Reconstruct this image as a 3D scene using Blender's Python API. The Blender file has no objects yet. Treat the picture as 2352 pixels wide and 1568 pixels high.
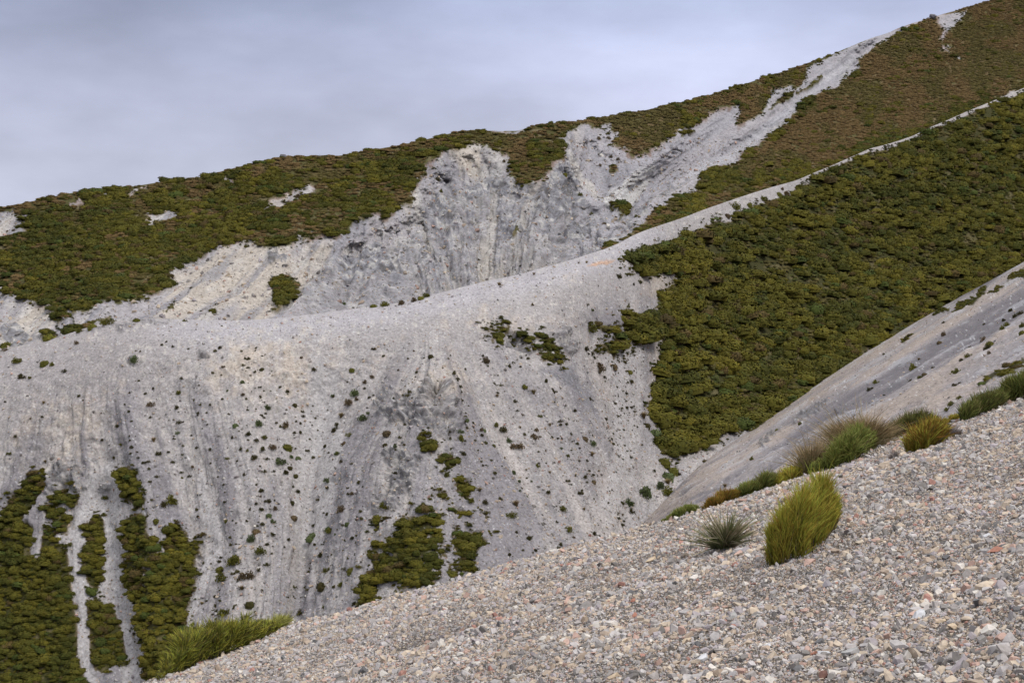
import bpy, math, random
import numpy as np
from mathutils import Vector, Matrix

# ------------------------------------------------------------------ camera, light, sky
rnd = random.Random(7)
rs = np.random.RandomState(11)
SC = bpy.context.scene
COL = SC.collection
FPX = 3232.0            # focal length in the tracing units (a picture 2352 units wide)
CU, CV = 1176.0, 784.0

cam_d = bpy.data.cameras.new('camera'); cam = bpy.data.objects.new('camera', cam_d); COL.objects.link(cam)
cam_d.sensor_width = 36.0; cam_d.lens = 36.0*FPX/2352.0
cam_d.clip_start = 0.2; cam_d.clip_end = 12000
cam.location = (0, 0, 0); cam.rotation_euler = (math.radians(90), 0, 0)
SC.camera = cam

SUN_EL, SUN_AZ = math.radians(52), math.radians(135)     # soft light from above and behind, a little right
world = bpy.data.worlds.new('World'); SC.world = world; world.use_nodes = True
nt = world.node_tree; nt.nodes.clear()
N = nt.nodes.new; L = nt.links.new
wout = N('ShaderNodeOutputWorld'); bg = N('ShaderNodeBackground')
sky = N('ShaderNodeTexSky'); sky.sky_type = 'NISHITA'; sky.sun_disc = False
sky.sun_elevation = SUN_EL; sky.sun_rotation = SUN_AZ
tc = N('ShaderNodeTexCoord')
mp = N('ShaderNodeMapping'); mp.inputs['Scale'].default_value = (1.0, 1.0, 2.6); mp.inputs['Location'].default_value = (3.15, 1.2, 0.4)
L(tc.outputs['Generated'], mp.inputs['Vector'])
nz = N('ShaderNodeTexNoise'); nz.inputs['Scale'].default_value = 2.0; nz.inputs['Detail'].default_value = 5; nz.inputs['Roughness'].default_value = 0.5
nz.inputs['Distortion'].default_value = 0.35
L(mp.outputs[0], nz.inputs['Vector'])
sep = N('ShaderNodeSeparateXYZ'); L(tc.outputs['Generated'], sep.inputs[0])
# cloud deck: brighter and more lilac low down, greyer blue higher in the frame, bright overhead
rz = N('ShaderNodeValToRGB'); L(sep.outputs['Z'], rz.inputs[0])
E = rz.color_ramp.elements
E[0].position = 0.0; E[0].color = (0.64, 0.67, 0.86, 1)
E[1].position = 1.0; E[1].color = (1.95, 1.95, 2.0, 1)
for p, c in ((0.10, (0.74, 0.765, 0.95, 1)), (0.17, (0.68, 0.715, 0.93, 1)), (0.25, (0.50, 0.565, 0.80, 1)), (0.45, (0.98, 0.99, 1.05, 1))):
    e = E.new(p); e.color = c
rn = N('ShaderNodeMapRange'); rn.inputs['From Min'].default_value = 0.3; rn.inputs['From Max'].default_value = 0.7
rn.inputs['To Min'].default_value = 0.62; rn.inputs['To Max'].default_value = 1.22
L(nz.outputs['Fac'], rn.inputs['Value'])
mul = N('ShaderNodeVectorMath'); mul.operation = 'SCALE'; L(rz.outputs['Color'], mul.inputs[0]); L(rn.outputs[0], mul.inputs['Scale'])
dt = N('ShaderNodeVectorMath'); dt.operation = 'DOT_PRODUCT'; L(tc.outputs['Generated'], dt.inputs[0])
_d = Vector((-.23, 1.0, .225)).normalized(); dt.inputs[1].default_value = _d          # a darker bank of cloud up to the left
dr_ = N('ShaderNodeMapRange'); dr_.interpolation_type = 'SMOOTHSTEP'; dr_.inputs['From Min'].default_value = .955; dr_.inputs['From Max'].default_value = 1.0
dr_.inputs['To Min'].default_value = 1.0; dr_.inputs['To Max'].default_value = .80; L(dt.outputs['Value'], dr_.inputs['Value'])
n2 = N('ShaderNodeTexNoise'); n2.inputs['Scale'].default_value = 7.0; n2.inputs['Detail'].default_value = 5; n2.inputs['Roughness'].default_value = .55; L(mp.outputs[0], n2.inputs['Vector'])
r2 = N('ShaderNodeMapRange'); r2.inputs['From Min'].default_value = .3; r2.inputs['From Max'].default_value = .7; r2.inputs['To Min'].default_value = .86; r2.inputs['To Max'].default_value = 1.09; L(n2.outputs['Fac'], r2.inputs['Value'])
mA = N('ShaderNodeMath'); mA.operation = 'MULTIPLY'; L(dr_.outputs[0], mA.inputs[0]); L(r2.outputs[0], mA.inputs[1])
mB = N('ShaderNodeVectorMath'); mB.operation = 'SCALE'; L(mul.outputs[0], mB.inputs[0]); L(mA.outputs[0], mB.inputs['Scale']); mul = mB
# bring the cloud deck to the same scale as the physical sky, then let a little of that sky through
sc10 = N('ShaderNodeVectorMath'); sc10.operation = 'SCALE'; sc10.inputs['Scale'].default_value = 10.0; L(mul.outputs[0], sc10.inputs[0])
mx = N('ShaderNodeMixRGB'); mx.inputs['Fac'].default_value = 0.93; L(sky.outputs[0], mx.inputs[1]); L(sc10.outputs[0], mx.inputs[2])
L(mx.outputs[0], bg.inputs['Color']); bg.inputs['Strength'].default_value = 0.1
L(bg.outputs[0], wout.inputs['Surface'])

sun_d = bpy.data.lights.new('sun', 'SUN'); sun = bpy.data.objects.new('sun', sun_d); COL.objects.link(sun)
sun_d.energy = 1.75; sun_d.angle = math.radians(16); sun_d.color = (1.0, 0.965, 0.92)
# sun_rotation is measured from +Y towards +X
sd = Vector((math.sin(SUN_AZ)*math.cos(SUN_EL), math.cos(SUN_AZ)*math.cos(SUN_EL), math.sin(SUN_EL)))
sun.rotation_euler = sd.to_track_quat('Z', 'Y').to_euler()

SC.view_settings.view_transform = 'Standard'; SC.view_settings.look = 'None'
SC.view_settings.exposure = 0.0; SC.view_settings.gamma = 1.0; SC.view_settings.use_curve_mapping = False

# ------------------------------------------------------------------ helpers
def hash3(i, j, k, seed):
    h = (i*374761393 + j*668265263 + k*2147483647 + seed*1274126177) & 0xFFFFFFFF
    h = ((h ^ (h >> 13))*1274126177) & 0xFFFFFFFF
    h = ((h ^ (h >> 15))*2246822519) & 0xFFFFFFFF
    h = h ^ (h >> 16)
    return (h & 0xFFFFFF).astype(np.float32)/np.float32(0xFFFFFF)*2-1
def vnoise(x, y, z=None, seed=0):
    if z is None: z = np.zeros_like(x)
    xi = np.floor(x).astype(np.int64); yi = np.floor(y).astype(np.int64); zi = np.floor(z).astype(np.int64)
    fx = (x-xi).astype(np.float32); fy = (y-yi).astype(np.float32); fz = (z-zi).astype(np.float32)
    fx = fx*fx*(3-2*fx); fy = fy*fy*(3-2*fy); fz = fz*fz*(3-2*fz)
    r = 0
    for a in (0, 1):
        for b in (0, 1):
            for c in (0, 1):
                w = (fx if a else 1-fx)*(fy if b else 1-fy)*(fz if c else 1-fz)
                r = r + w*hash3(xi+a, yi+b, zi+c, seed)
    return r
def vnoise2(x, y, seed=0):
    xi = np.floor(x).astype(np.int64); yi = np.floor(y).astype(np.int64); zi = np.zeros_like(xi)
    fx = (x-xi).astype(np.float32); fy = (y-yi).astype(np.float32)
    fx = fx*fx*(3-2*fx); fy = fy*fy*(3-2*fy)
    r = 0
    for a in (0, 1):
        for b in (0, 1):
            r = r + (fx if a else 1-fx)*(fy if b else 1-fy)*hash3(xi+a, yi+b, zi, seed)
    return r
def fbm2(x, y, o=4, seed=0, g=0.5):
    r = 0; a = 1.0; t = 0
    for i in range(o):
        r = r + a*vnoise2(x*2**i+i*17.3, y*2**i-i*9.1, seed+i); t += a; a *= g
    return r/t*1.5
def fbm3(P, f, o=4, seed=0, g=0.5, sc=(1, 1, 1)):
    r = 0; a = 1.0; t = 0
    for i in range(o):
        k = f*2**i
        r = r + a*vnoise(P[..., 0]*k*sc[0]+i*13.7, P[..., 1]*k*sc[1]+i*7.9, P[..., 2]*k*sc[2]-i*5.1, seed+i); t += a; a *= g
    return r/t*1.5
def ss(x, a, b):
    t = np.clip((x-a)/(b-a), 0, 1); return t*t*(3-2*t)
def V(off, k, pts): return [(off[0]+x*k, off[1]+y*k) for x, y in pts]
def V1(p): return V((0, 344.5), .3336, p)
def V2(p): return V((784.4, 229.7), .3336, p)
def V3(p): return V((1568.8, 0), .3336, p)
def V4(p): return V((0, 803.9), .4875, p)
def V5(p): return V((689, 746.5), .4029, p)
def V6(p): return V((1378, 516.8), .414, p)
def V7(p): return V((1378, 918.7), .4142, p)
def curve(pts):
    a = np.array(pts, float); return lambda u: np.interp(u, a[:, 0], a[:, 1])
def smooth_curve(pts, w=20):
    f = curve(pts); g = np.arange(-700, 3200 if pts[-1][0] < 3300 else pts[-1][0], 4.0); y = f(g); k = np.hanning(2*int(w/4)+3); k /= k.sum()
    ys = np.convolve(np.pad(y, len(k)//2, mode='edge'), k, 'valid'); return lambda u: np.interp(u, g, ys)
def sdf(poly, u, v, pad=60.0):
    """signed distance, positive inside the outline"""
    P = np.array(poly, float); out = np.full(u.shape, -pad, np.float32)
    m = (u > P[:, 0].min()-pad) & (u < P[:, 0].max()+pad) & (v > P[:, 1].min()-pad) & (v < P[:, 1].max()+pad)
    if not m.any(): return out
    x = u[m].astype(np.float32); y = v[m].astype(np.float32)
    d = np.full(x.shape, 1e9, np.float32); ins = np.zeros(x.shape, bool)
    n = len(P)
    for i in range(n):
        ax, ay = P[i]; bx, by = P[(i+1) % n]; ex, ey = bx-ax, by-ay
        t = np.clip(((x-ax)*ex+(y-ay)*ey)/(ex*ex+ey*ey+1e-9), 0, 1)
        dd = (x-ax-ex*t)**2+(y-ay-ey*t)**2; d = np.minimum(d, dd)
        c = (ay > y) != (by > y)
        ins ^= c & (x < (bx-ax)*(y-ay)/(by-ay+1e-12)+ax)
    out[m] = np.sqrt(d)*np.where(ins, 1, -1)
    return np.maximum(out, -pad)
def union(polys, u, v, pad=60.0):
    r = np.full(u.shape, -pad, np.float32)
    for p in polys: r = np.maximum(r, sdf(p, u, v, pad))
    return r
def lerp(a, b, t):
    t = np.asarray(t)[..., None]; return a*(1-t)+np.array(b)*t

def tag(o, label=None, cat=None, group=None, kind=None):
    if label: o['label'] = label
    if cat: o['category'] = cat
    if group: o['group'] = group
    if kind: o['kind'] = kind
    return o
def mesh_np(name, V_, F, mat=None, col=None, smooth=False, colname='tint', extra=None):
    """V_ (n,3), F (m,k) arrays"""
    me = bpy.data.meshes.new(name); V_ = np.asarray(V_, np.float32); F = np.asarray(F, np.int32)
    k = F.shape[1]
    me.vertices.add(len(V_)); me.vertices.foreach_set('co', V_.ravel())
    me.loops.add(F.size); me.loops.foreach_set('vertex_index', F.ravel())
    me.polygons.add(len(F)); me.polygons.foreach_set('loop_start', np.arange(0, F.size, k, dtype=np.int32))
    if smooth: me.polygons.foreach_set('use_smooth', np.ones(len(F), bool))
    if col is not None:
        a = me.color_attributes.new(colname, 'FLOAT_COLOR', 'POINT')
        c = np.ones((len(V_), 4), np.float32); c[:, :3] = col; a.data.foreach_set('color', c.ravel())
    me.update(calc_edges=True); me.validate()
    if mat: me.materials.append(mat)
    return me
def link(name, me, parent=None):
    o = bpy.data.objects.new(name, me); COL.objects.link(o)
    if parent: o.parent = parent
    return o
def empty(name, loc):
    o = bpy.data.objects.new(name, None); COL.objects.link(o); o.location = loc; o.empty_display_size = .2; return o

# ------------------------------------------------------------------ materials
def new_mat(name):
    m = bpy.data.materials.new(name); m.use_nodes = True; t = m.node_tree; t.nodes.clear()
    o = t.nodes.new('ShaderNodeOutputMaterial'); b = t.nodes.new('ShaderNodeBsdfPrincipled')
    b.inputs['Roughness'].default_value = .9; b.inputs['Specular IOR Level'].default_value = .15
    t.links.new(b.outputs[0], o.inputs[0]); return m, t, b
def noise_mul(t, src, specs, coord='Object'):
    """multiplies a colour by procedural speckle: specs = (scale, detail, lo, hi)"""
    tcn = t.nodes.new('ShaderNodeTexCoord'); cur = src
    for sc_, det, lo, hi in specs:
        n = t.nodes.new('ShaderNodeTexNoise'); n.inputs['Scale'].default_value = sc_; n.inputs['Detail'].default_value = det; n.inputs['Roughness'].default_value = .65
        t.links.new(tcn.outputs[coord], n.inputs['Vector'])
        r = t.nodes.new('ShaderNodeMapRange'); r.inputs['From Min'].default_value = .3; r.inputs['From Max'].default_value = .7
        r.inputs['To Min'].default_value = lo; r.inputs['To Max'].default_value = hi
        t.links.new(n.outputs['Fac'], r.inputs['Value'])
        m = t.nodes.new('ShaderNodeVectorMath'); m.operation = 'SCALE'; t.links.new(cur, m.inputs[0]); t.links.new(r.outputs[0], m.inputs['Scale']); cur = m.outputs[0]
    return cur
def terrain_mat(name, specs, bump=(2.0, .5)):
    m, t, b = new_mat(name)
    a = t.nodes.new('ShaderNodeAttribute'); a.attribute_name = 'tint'
    c = noise_mul(t, a.outputs['Color'], specs); t.links.new(c, b.inputs['Base Color'])
    n = t.nodes.new('ShaderNodeTexNoise'); n.inputs['Scale'].default_value = bump[0]; n.inputs['Detail'].default_value = 6; n.inputs['Roughness'].default_value = .7
    tcn = t.nodes.new('ShaderNodeTexCoord'); t.links.new(tcn.outputs['Object'], n.inputs['Vector'])
    bp = t.nodes.new('ShaderNodeBump'); bp.inputs['Strength'].default_value = .8; bp.inputs['Distance'].default_value = bump[1]
    t.links.new(n.outputs['Fac'], bp.inputs['Height']); t.links.new(bp.outputs[0], b.inputs['Normal'])
    b.inputs['Roughness'].default_value = .95
    return m
M_FAR = terrain_mat('scree_far', [(1.1, 5, .68, 1.32), (.22, 3, .88, 1.12)], (1.0, .45))
M_MID = terrain_mat('scree_mid', [(2.2, 5, .66, 1.34), (.35, 3, .90, 1.10)], (2.2, .22))
M_GRAVEL = terrain_mat('gravel_ground', [(45, 3, .55, 1.3), (6, 3, .85, 1.15)], (40, .02))

def inst_mat(name, specs, source, rough=.85):
    """source: 'INSTANCER' (per-instance colour), 'OBJECT' (object colour) or 'VERT' (stored on the mesh)"""
    m, t, b = new_mat(name); b.inputs['Roughness'].default_value = rough
    if source == 'OBJECT':
        o = t.nodes.new('ShaderNodeObjectInfo'); c = o.outputs['Color']
    else:
        a = t.nodes.new('ShaderNodeAttribute'); a.attribute_name = 'tint'
        a.attribute_type = 'INSTANCER' if source == 'INSTANCER' else 'GEOMETRY'; c = a.outputs['Color']
    if source != 'VERT':
        v = t.nodes.new('ShaderNodeAttribute'); v.attribute_name = 'leafvar'
        mm = t.nodes.new('ShaderNodeVectorMath'); mm.operation = 'MULTIPLY'; t.links.new(c, mm.inputs[0]); t.links.new(v.outputs['Color'], mm.inputs[1]); c = mm.outputs[0]
    if specs: c = noise_mul(t, c, specs)
    t.links.new(c, b.inputs['Base Color'])
    return m
M_LEAF_I = inst_mat('shrub_leaves_mass', [], 'INSTANCER')
M_LEAF_O = inst_mat('shrub_leaves', [], 'OBJECT')
M_STONE_I = inst_mat('stone_mass', [(1.3, 4, .8, 1.2)], 'INSTANCER', .8)
M_STONE_O = inst_mat('stone', [(2.2, 5, .75, 1.2)], 'OBJECT', .8)
M_BLADE = inst_mat('plant_blades', [], 'VERT', .7)
mb_, t_, b_ = new_mat('woody_stem'); rgb = t_.nodes.new('ShaderNodeRGB'); rgb.outputs[0].default_value = (.09, .065, .045, 1)
t_.links.new(noise_mul(t_, rgb.outputs[0], [(30, 3, .6, 1.3)]), b_.inputs['Base Color']); M_STEM = mb_

# ------------------------------------------------------------------ guide lines of the land (tracing units)
SKY_L = smooth_curve([(-700, 640), (-300, 560), (0, 478), (117, 453), (160, 444), (233, 434.6), (277, 432), (334, 424), (384, 415.6), (434, 413), (467, 406), (500, 396), (534, 387), (584, 374.5), (634, 363), (667, 360), (751, 359.5), (784, 357), (834, 348), (901, 336.5), (968, 323), (1035, 306), (1085, 298), (1135, 301), (1191, 301), (1218, 291), (1251, 284), (1318, 280), (1385, 269), (1435, 261), (1485, 253), (1535, 241), (1569, 234), (1635, 217), (1685, 202), (1735, 185), (1795, 167), (1836, 152), (1869, 140), (1902, 130), (1952, 108), (2002, 88), (2042, 75), (2069, 63), (2102, 52), (2136, 42), (2169, 32), (2203, 23), (2236, 12), (2269, 3), (2352, -25), (2700, -150), (3200, -330)], 14)
RIDGE = smooth_curve([(-700, 980), (-300, 890), (0, 811), (43, 795), (100, 783), (143, 771), (183, 757), (233, 743), (283, 734), (334, 731), (417, 733), (500, 736), (567, 735), (634, 731), (700, 724), (784, 713), (884, 700), (934, 692), (991, 677), (1051, 662), (1118, 645), (1185, 632), (1251, 613), (1301, 600), (1351, 583), (1385, 573), (1418, 560), (1451, 542), (1485, 528), (1569, 500), (1635, 475), (1702, 452), (1769, 431), (1829, 414), (1869, 397), (1902, 384), (1952, 362), (1996, 342), (2036, 332), (2069, 322), (2102, 310), (2136, 293), (2186, 272), (2219, 257), (2269, 237), (2333, 210), (2700, 60), (3200, -140)], 14)
GULLY = smooth_curve([(-700, 2600), (1300, 1340), (1490, 1204), (1540, 1135), (1570, 1085), (1640, 1045), (1763, 965), (1817, 931), (1916, 852), (1999, 804), (2082, 755), (2144, 713), (2268, 649), (2352, 600), (2700, 420), (3200, 150)], 150)
FGC = smooth_curve([(-700, 1960), (-300, 1800), (200, 1622), (351, 1564), (439, 1530), (536, 1491), (624, 1452), (658, 1436), (784, 1408), (890, 1375), (971, 1351), (1031, 1339), (1092, 1319), (1192, 1287), (1273, 1268), (1313, 1254), (1374, 1240), (1473, 1210), (1523, 1196), (1600, 1170), (1689, 1140), (1771, 1117), (1854, 1085), (1930, 1052), (2012, 1020), (2080, 1002), (2206, 967), (2310, 928), (2352, 918), (2700, 800), (3200, 640), (5300, -40)], 16)
D_SKY = smooth_curve([(-700, 420), (0, 430), (650, 450), (1000, 460), (1300, 480), (1600, 560), (2000, 700), (2352, 800), (3200, 1000)], 120)
D_HLOW = smooth_curve([(-700, 330), (0, 330), (600, 330), (1000, 345), (1400, 380), (1600, 432), (2000, 545), (2352, 645), (3200, 850)], 120)
D_RIDGE = smooth_curve([(-700, 275), (0, 270), (500, 260), (1000, 265), (1300, 292), (1450, 335), (1600, 398), (2000, 525), (2352, 630), (3200, 830)], 100)
BA, BB, BC = .60, -.138, -11.4          # plane of the scree slope on the right:  z = BA x + BB y + BC
FA, FB, FC = .31, -.1023, -1.5          # plane of the slope the camera stands on
def plane_depth(u, v, a, b, c): return c/((CV-v)/FPX - a*(u-CU)/FPX - b)
def foot_v(u):
    g = GULLY(u); f = FGC(u); w = ss(u, 1420, 1520); return f*(1-w)+np.minimum(g, f+200)*w
FOOT = smooth_curve([(-700, 200), (0, 200), (600, 196), (1200, 205), (1400, 215), (1500, 234), (1750, 315), (2000, 400), (2352, 520), (3200, 810)], 180)
def foot_d(u):
    base = FOOT(u)
    return base
def W(u, v, D): return np.stack([(u-CU)/FPX*D, D+0*u, (CV-v)/FPX*D], -1)

class Sheet: pass
def normals(P):
    du = np.gradient(P, axis=1); dv = np.gradient(P, axis=0); n = np.cross(du, dv); n /= np.linalg.norm(n, axis=-1, keepdims=True)+1e-9
    n[n[..., 1] > 0.0] *= 1
    s = np.where((n[..., 2:3] < 0), -1, 1); return n*s
def grid_faces(R, C):
    i = np.arange(R-1)[:, None]*C+np.arange(C-1)[None, :]
    return np.stack([i, i+1, i+C+1, i+C], -1).reshape(-1, 4)
def at(sh, u, v):
    """point of the land's surface under a traced point"""
    c = (u-sh.u0)/sh.du; c = min(max(c, 0), sh.P.shape[1]-1.001); ci = int(c); fc = c-ci
    vt = sh.top[ci]*(1-fc)+sh.top[ci+1]*fc; vb = sh.bot[ci]*(1-fc)+sh.bot[ci+1]*fc
    r = (v-vt)/(vb-vt)*(sh.rows-1)+sh.r0; r = min(max(r, 0), sh.P.shape[0]-1.001); ri = int(r); fr = r-ri
    P = sh.P; return (P[ri, ci]*(1-fc)*(1-fr)+P[ri, ci+1]*fc*(1-fr)+P[ri+1, ci]*(1-fc)*fr+P[ri+1, ci+1]*fc*fr)
def make_sheet(u0, u1, du, rows, topf, botf, depthf, back):
    """back: list of (extra depth, drop) for the rows that roll over behind the top edge"""
    sh = Sheet(); sh.u0 = u0; sh.du = du; sh.rows = rows
    us = np.arange(u0, u1, du); sh.top = topf(us); sh.bot = botf(us); t = np.linspace(0, 1, rows)[:, None]
    U = np.broadcast_to(us[None, :], (rows, len(us))).copy(); Vv = sh.top[None]*(1-t)+sh.bot[None]*t
    D = depthf(U, Vv, np.broadcast_to(t, U.shape)); P = W(U, Vv, D)
    bk = []
    for ex, dr in back[::-1]:
        q = P[0].copy(); q[:, 0] *= (q[:, 1]+ex)/q[:, 1]; q[:, 1] += ex; q[:, 2] -= dr; bk.append(q)
    sh.r0 = len(bk)
    sh.P = np.concatenate([np.array(bk), P], 0) if bk else P
    sh.U = np.concatenate([np.repeat(U[:1], len(bk), 0), U], 0) if bk else U
    sh.V = np.concatenate([np.repeat(Vv[:1], len(bk), 0), Vv], 0) if bk else Vv
    sh.T = np.concatenate([np.zeros((len(bk), len(us))), np.broadcast_to(t, U.shape)], 0) if bk else np.broadcast_to(t, U.shape).copy()
    return sh
def warp(u, v, a, f, seed): return u+a*fbm2(u*f, v*f, 4, seed, .6), v+a*fbm2(u*f+50, v*f+31, 4, seed+9, .6)

# ================================================================== 1. the far hill
def d_hill(u, v, t):
    tm = (RIDGE(u)-SKY_L(u))/(RIDGE(u)-SKY_L(u)+40)
    f = np.clip(t/tm, 0, 1.3); hi = D_SKY(u); lo = D_HLOW(u)
    g = np.where(f < 1, 1-f**1.0, (1-f)*1.0)
    return lo+(hi-lo)*g
H = make_sheet(-460, 2700, 2.3, 230, SKY_L, lambda u: RIDGE(u)+40, d_hill, [(3, .5), (10, 3), (30, 14), (70, 40), (130, 80)])
CLIFF = V1([(-900, 960), (-300, 900), (0, 985), (50, 1020), (150, 1040), (250, 1050), (340, 1080), (350, 1150), (400, 1200), (500, 1100), (520, 1160), (620, 1130), (700, 1050), (760, 1020), (800, 1060), (850, 1040), (960, 1020), (1090, 970), (1150, 920), (1240, 830), (1400, 730), (1500, 660), (1600, 655), (1750, 650), (1850, 660), (2000, 650), (2080, 620), (2150, 620), (2230, 600), (2351, 585)]) + \
    V2([(0, 920), (60, 880), (90, 820), (180, 830), (260, 780), (290, 810), (350, 790), (490, 730), (470, 640), (550, 500), (600, 440), (700, 370), (820, 330), (920, 310), (1000, 335), (1070, 330), (1110, 370), (1170, 440), (1165, 560), (1250, 570), (1310, 570), (1430, 500), (1440, 440), (1530, 390), (1540, 340), (1500, 250), (1530, 230), (1700, 200), (1850, 210), (1880, 260), (1870, 310), (1850, 320), (1990, 340), (2000, 400), (2100, 380), (2180, 330), (2240, 270)]) + \
    V3([(20, 895), (100, 880), (250, 770), (390, 740), (370, 870), (380, 900), (560, 800), (580, 760), (620, 660), (730, 610), (770, 660), (860, 560), (880, 480), (1000, 430), (1150, 340), (1300, 275), (1430, 222), (1640, 140), (1600, 165), (1500, 200), (1330, 310), (1200, 400), (1190, 470), (1040, 600), (870, 660), (740, 790), (700, 860), (540, 970), (400, 1050), (370, 1120), (300, 1130), (180, 1170), (100, 1240), (90, 1300), (40, 1340), (0, 1335)]) + \
    V2([(2300, 660), (2200, 760), (2090, 860), (2030, 910), (1900, 990), (1800, 1060), (1800, 1500), (0, 1900)]) + [(784, 900), (-600, 1200)]
H_ISL = [V1([(1870, 960), (1930, 870), (2000, 840), (2050, 920), (2000, 1040), (1930, 1090), (1880, 1140), (1870, 1120), (1910, 1070)]),
         V2([(1880, 700), (1960, 695), (1968, 760), (1940, 830), (1890, 780)]), V2([(1835, 470), (1870, 450), (1910, 480), (1860, 500)]),
         V3([(890, 580), (960, 510), (975, 530), (900, 600), (800, 660), (780, 650)]), V3([(0, 960), (10, 910), (75, 905), (80, 930), (30, 960)]),
         V3([(580, 770), (680, 690), (790, 620), (740, 690), (640, 740), (590, 775)]),
         V1([(520, 1180), (560, 1210), (760, 1180), (820, 1195), (700, 1215), (560, 1260), (450, 1260)]),
         V1([(1140, 1130), (1170, 1090), (1200, 1100), (1170, 1140)]), V1([(1450, 1130), (1475, 1105), (1500, 1130), (1480, 1165)]),
         V1([(300, 1260), (420, 1290), (330, 1320), (260, 1310)]), V1([(350, 1080), (430, 1060), (420, 1150), (380, 1190), (350, 1150)]),
         V2([(1160, 930), (1200, 900), (1240, 925), (1200, 945)]), V2([(1810, 320), (1900, 300), (1960, 330), (1900, 335)])]
H_BARE = [V1([(1790, 430), (1800, 380), (1850, 350), (1950, 290), (2050, 262), (2150, 245), (2170, 290), (2080, 310), (2000, 340), (1950, 390), (1870, 400), (1820, 440)]),
          V1([(1000, 440), (1110, 425), (1170, 400), (1215, 430), (1130, 470), (1050, 500), (1020, 470)]),
          V1([(-700, 520), (-300, 430), (0, 430), (130, 400), (120, 450), (220, 430), (140, 500), (190, 520), (80, 580), (0, 600), (-300, 650)]),
          V1([(870, 360), (900, 310), (960, 270), (1050, 235), (1060, 250), (950, 300), (900, 355)]),
          V1([(470, 390), (500, 360), (550, 335), (615, 345), (540, 365), (490, 400)]), V1([(1530, 180), (1600, 205), (1650, 225), (1570, 240), (1540, 210)]),
          V1([(700, 325), (720, 300), (745, 305), (725, 325)]), V1([(2120, 575), (2160, 575), (2160, 600), (2120, 600)]),
          V3([(1735, 105), (1850, 95), (1960, 68), (1925, 120), (1890, 160), (1830, 205), (1800, 290), (1770, 275), (1790, 220), (1750, 170)]),
          V3([(1770, 355), (1800, 310), (1860, 315), (1820, 335), (1840, 360), (1800, 350)]), V3([(1860, 380), (1900, 375), (1920, 405), (1890, 400)]),
          V2([(1030, 220), (1200, 205), (1270, 225), (1190, 240), (1060, 235)]), V3([(2130, 700), (2290, 625), (2290, 650), (2150, 708)]),
          V2([(380, 740), (560, 740), (560, 830), (380, 830)])]
def grass_zone(u, v):
    right = [V3([(1650, 130), (1760, 80), (2000, 20), (2351, -80), (3300, -600), (3300, 500), (2351, 640), (1950, 740), (1600, 900), (1300, 990), (980, 1120), (500, 1200), (350, 1120), (400, 1060), (560, 980), (720, 870), (760, 800), (880, 680), (1050, 610), (1200, 480), (1220, 400), (1340, 320)]),
             V3([(600, 560), (760, 480), (880, 470), (870, 560), (760, 650), (640, 640), (580, 740), (520, 800), (400, 880), (380, 900), (420, 740), (260, 740), (120, 760), (0, 740), (200, 680)]),
             V2([(1560, 160), (1800, 130), (2100, 80), (2351, 20), (2351, 140), (2200, 280), (2080, 370), (1990, 350), (1880, 300), (1850, 200), (1640, 200)]),
             V2([(1080, 240), (1250, 250), (1300, 300), (1300, 560), (1180, 560), (1170, 430), (1100, 350)]),
             V1([(1500, 130), (1900, 60), (2351, 45), (2351, 130), (1900, 100), (1600, 190), (1250, 230), (1000, 320), (1000, 250)]),
             V2([(0, 390), (500, 290), (740, 240), (740, 300), (500, 350), (300, 340), (0, 480)])]
    return union(right, u, v)
U, Vv, P = H.U, H.V, H.P
wa = 1-.6*ss(U, 1550, 1750); w1, w2 = warp(U, Vv, 13, .035, 3); wu, wv = U+(w1-U)*wa, Vv+(w2-Vv)*wa; wu, wv = warp(wu, wv, 3, .14, 5)
bare_c = sdf(CLIFF, wu, wv)+5*ss(U, 1480, 1650); bare_p = union(H_BARE, wu, wv); isl = union(H_ISL, wu, wv)
track = 0
bare = np.maximum(bare_c, bare_p); bare = np.where(isl > 0, -isl, bare)
H.raw = bare; H.bare = ss(bare, -1.5, 1.5); grass = ss(grass_zone(*warp(U, Vv, 26, .02, 8)), -14, 14)
# relief: the eroded bowl is cut back into the hill, its ribs and gullies run down the fall line
cut = ss(bare_c, 2, 62)*ss(U, 500, 950)*(1-ss(U, 1650, 2000))
P[..., 1] += 0
push = 8*cut - 5*cut*np.exp(-((U-1240)/70)**2)
bowl = np.exp(-(((U-1390)+(Vv-330)*.05)/70)**2)*ss(Vv, 260, 470)*ss(bare_c, 0, 20)*(1-ss(Vv, 520, 600)); push += 0*bowl
def near_line(pl, u, v, w):
    d = np.full(u.shape, 1e9)
    for (ax, ay), (bx, by) in zip(pl[:-1], pl[1:]):
        t = np.clip(((u-ax)*(bx-ax)+(v-ay)*(by-ay))/((bx-ax)**2+(by-ay)**2), 0, 1); d = np.minimum(d, np.hypot(u-ax-(bx-ax)*t, v-ay-(by-ay)*t))
    return np.exp(-(d/w)**2)
inb = ss(bare_c, 0, 18)
push += 9*near_line(V2([(1790, 430), (1800, 520), (1760, 680), (1650, 900), (1480, 1090)]), U, Vv, 34)*ss(Vv, 345, 490)*inb
push += 7*near_line(V3([(1300, 300), (700, 850), (200, 1100), (-300, 1250)])+V2([(1950, 870)]), U, Vv, 16)*inb
push -= 6*near_line(V2([(1540, 420), (1700, 640), (1720, 700)]), U, Vv, 20)*inb
push -= 7*near_line(V2([(2300, 300), (1950, 560), (1780, 720)]), U, Vv, 18)*inb
push += (6*near_line(V2([(1060, 520), (1030, 800), (1000, 1150)]), U, Vv, 16)+5*near_line(V2([(500, 540), (540, 850), (640, 1100)]), U, Vv, 16))*inb*ss(Vv, 420, 540)
fac = 1+push/P[..., 1]; P *= fac[..., None]
Nn = normals(P)
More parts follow.
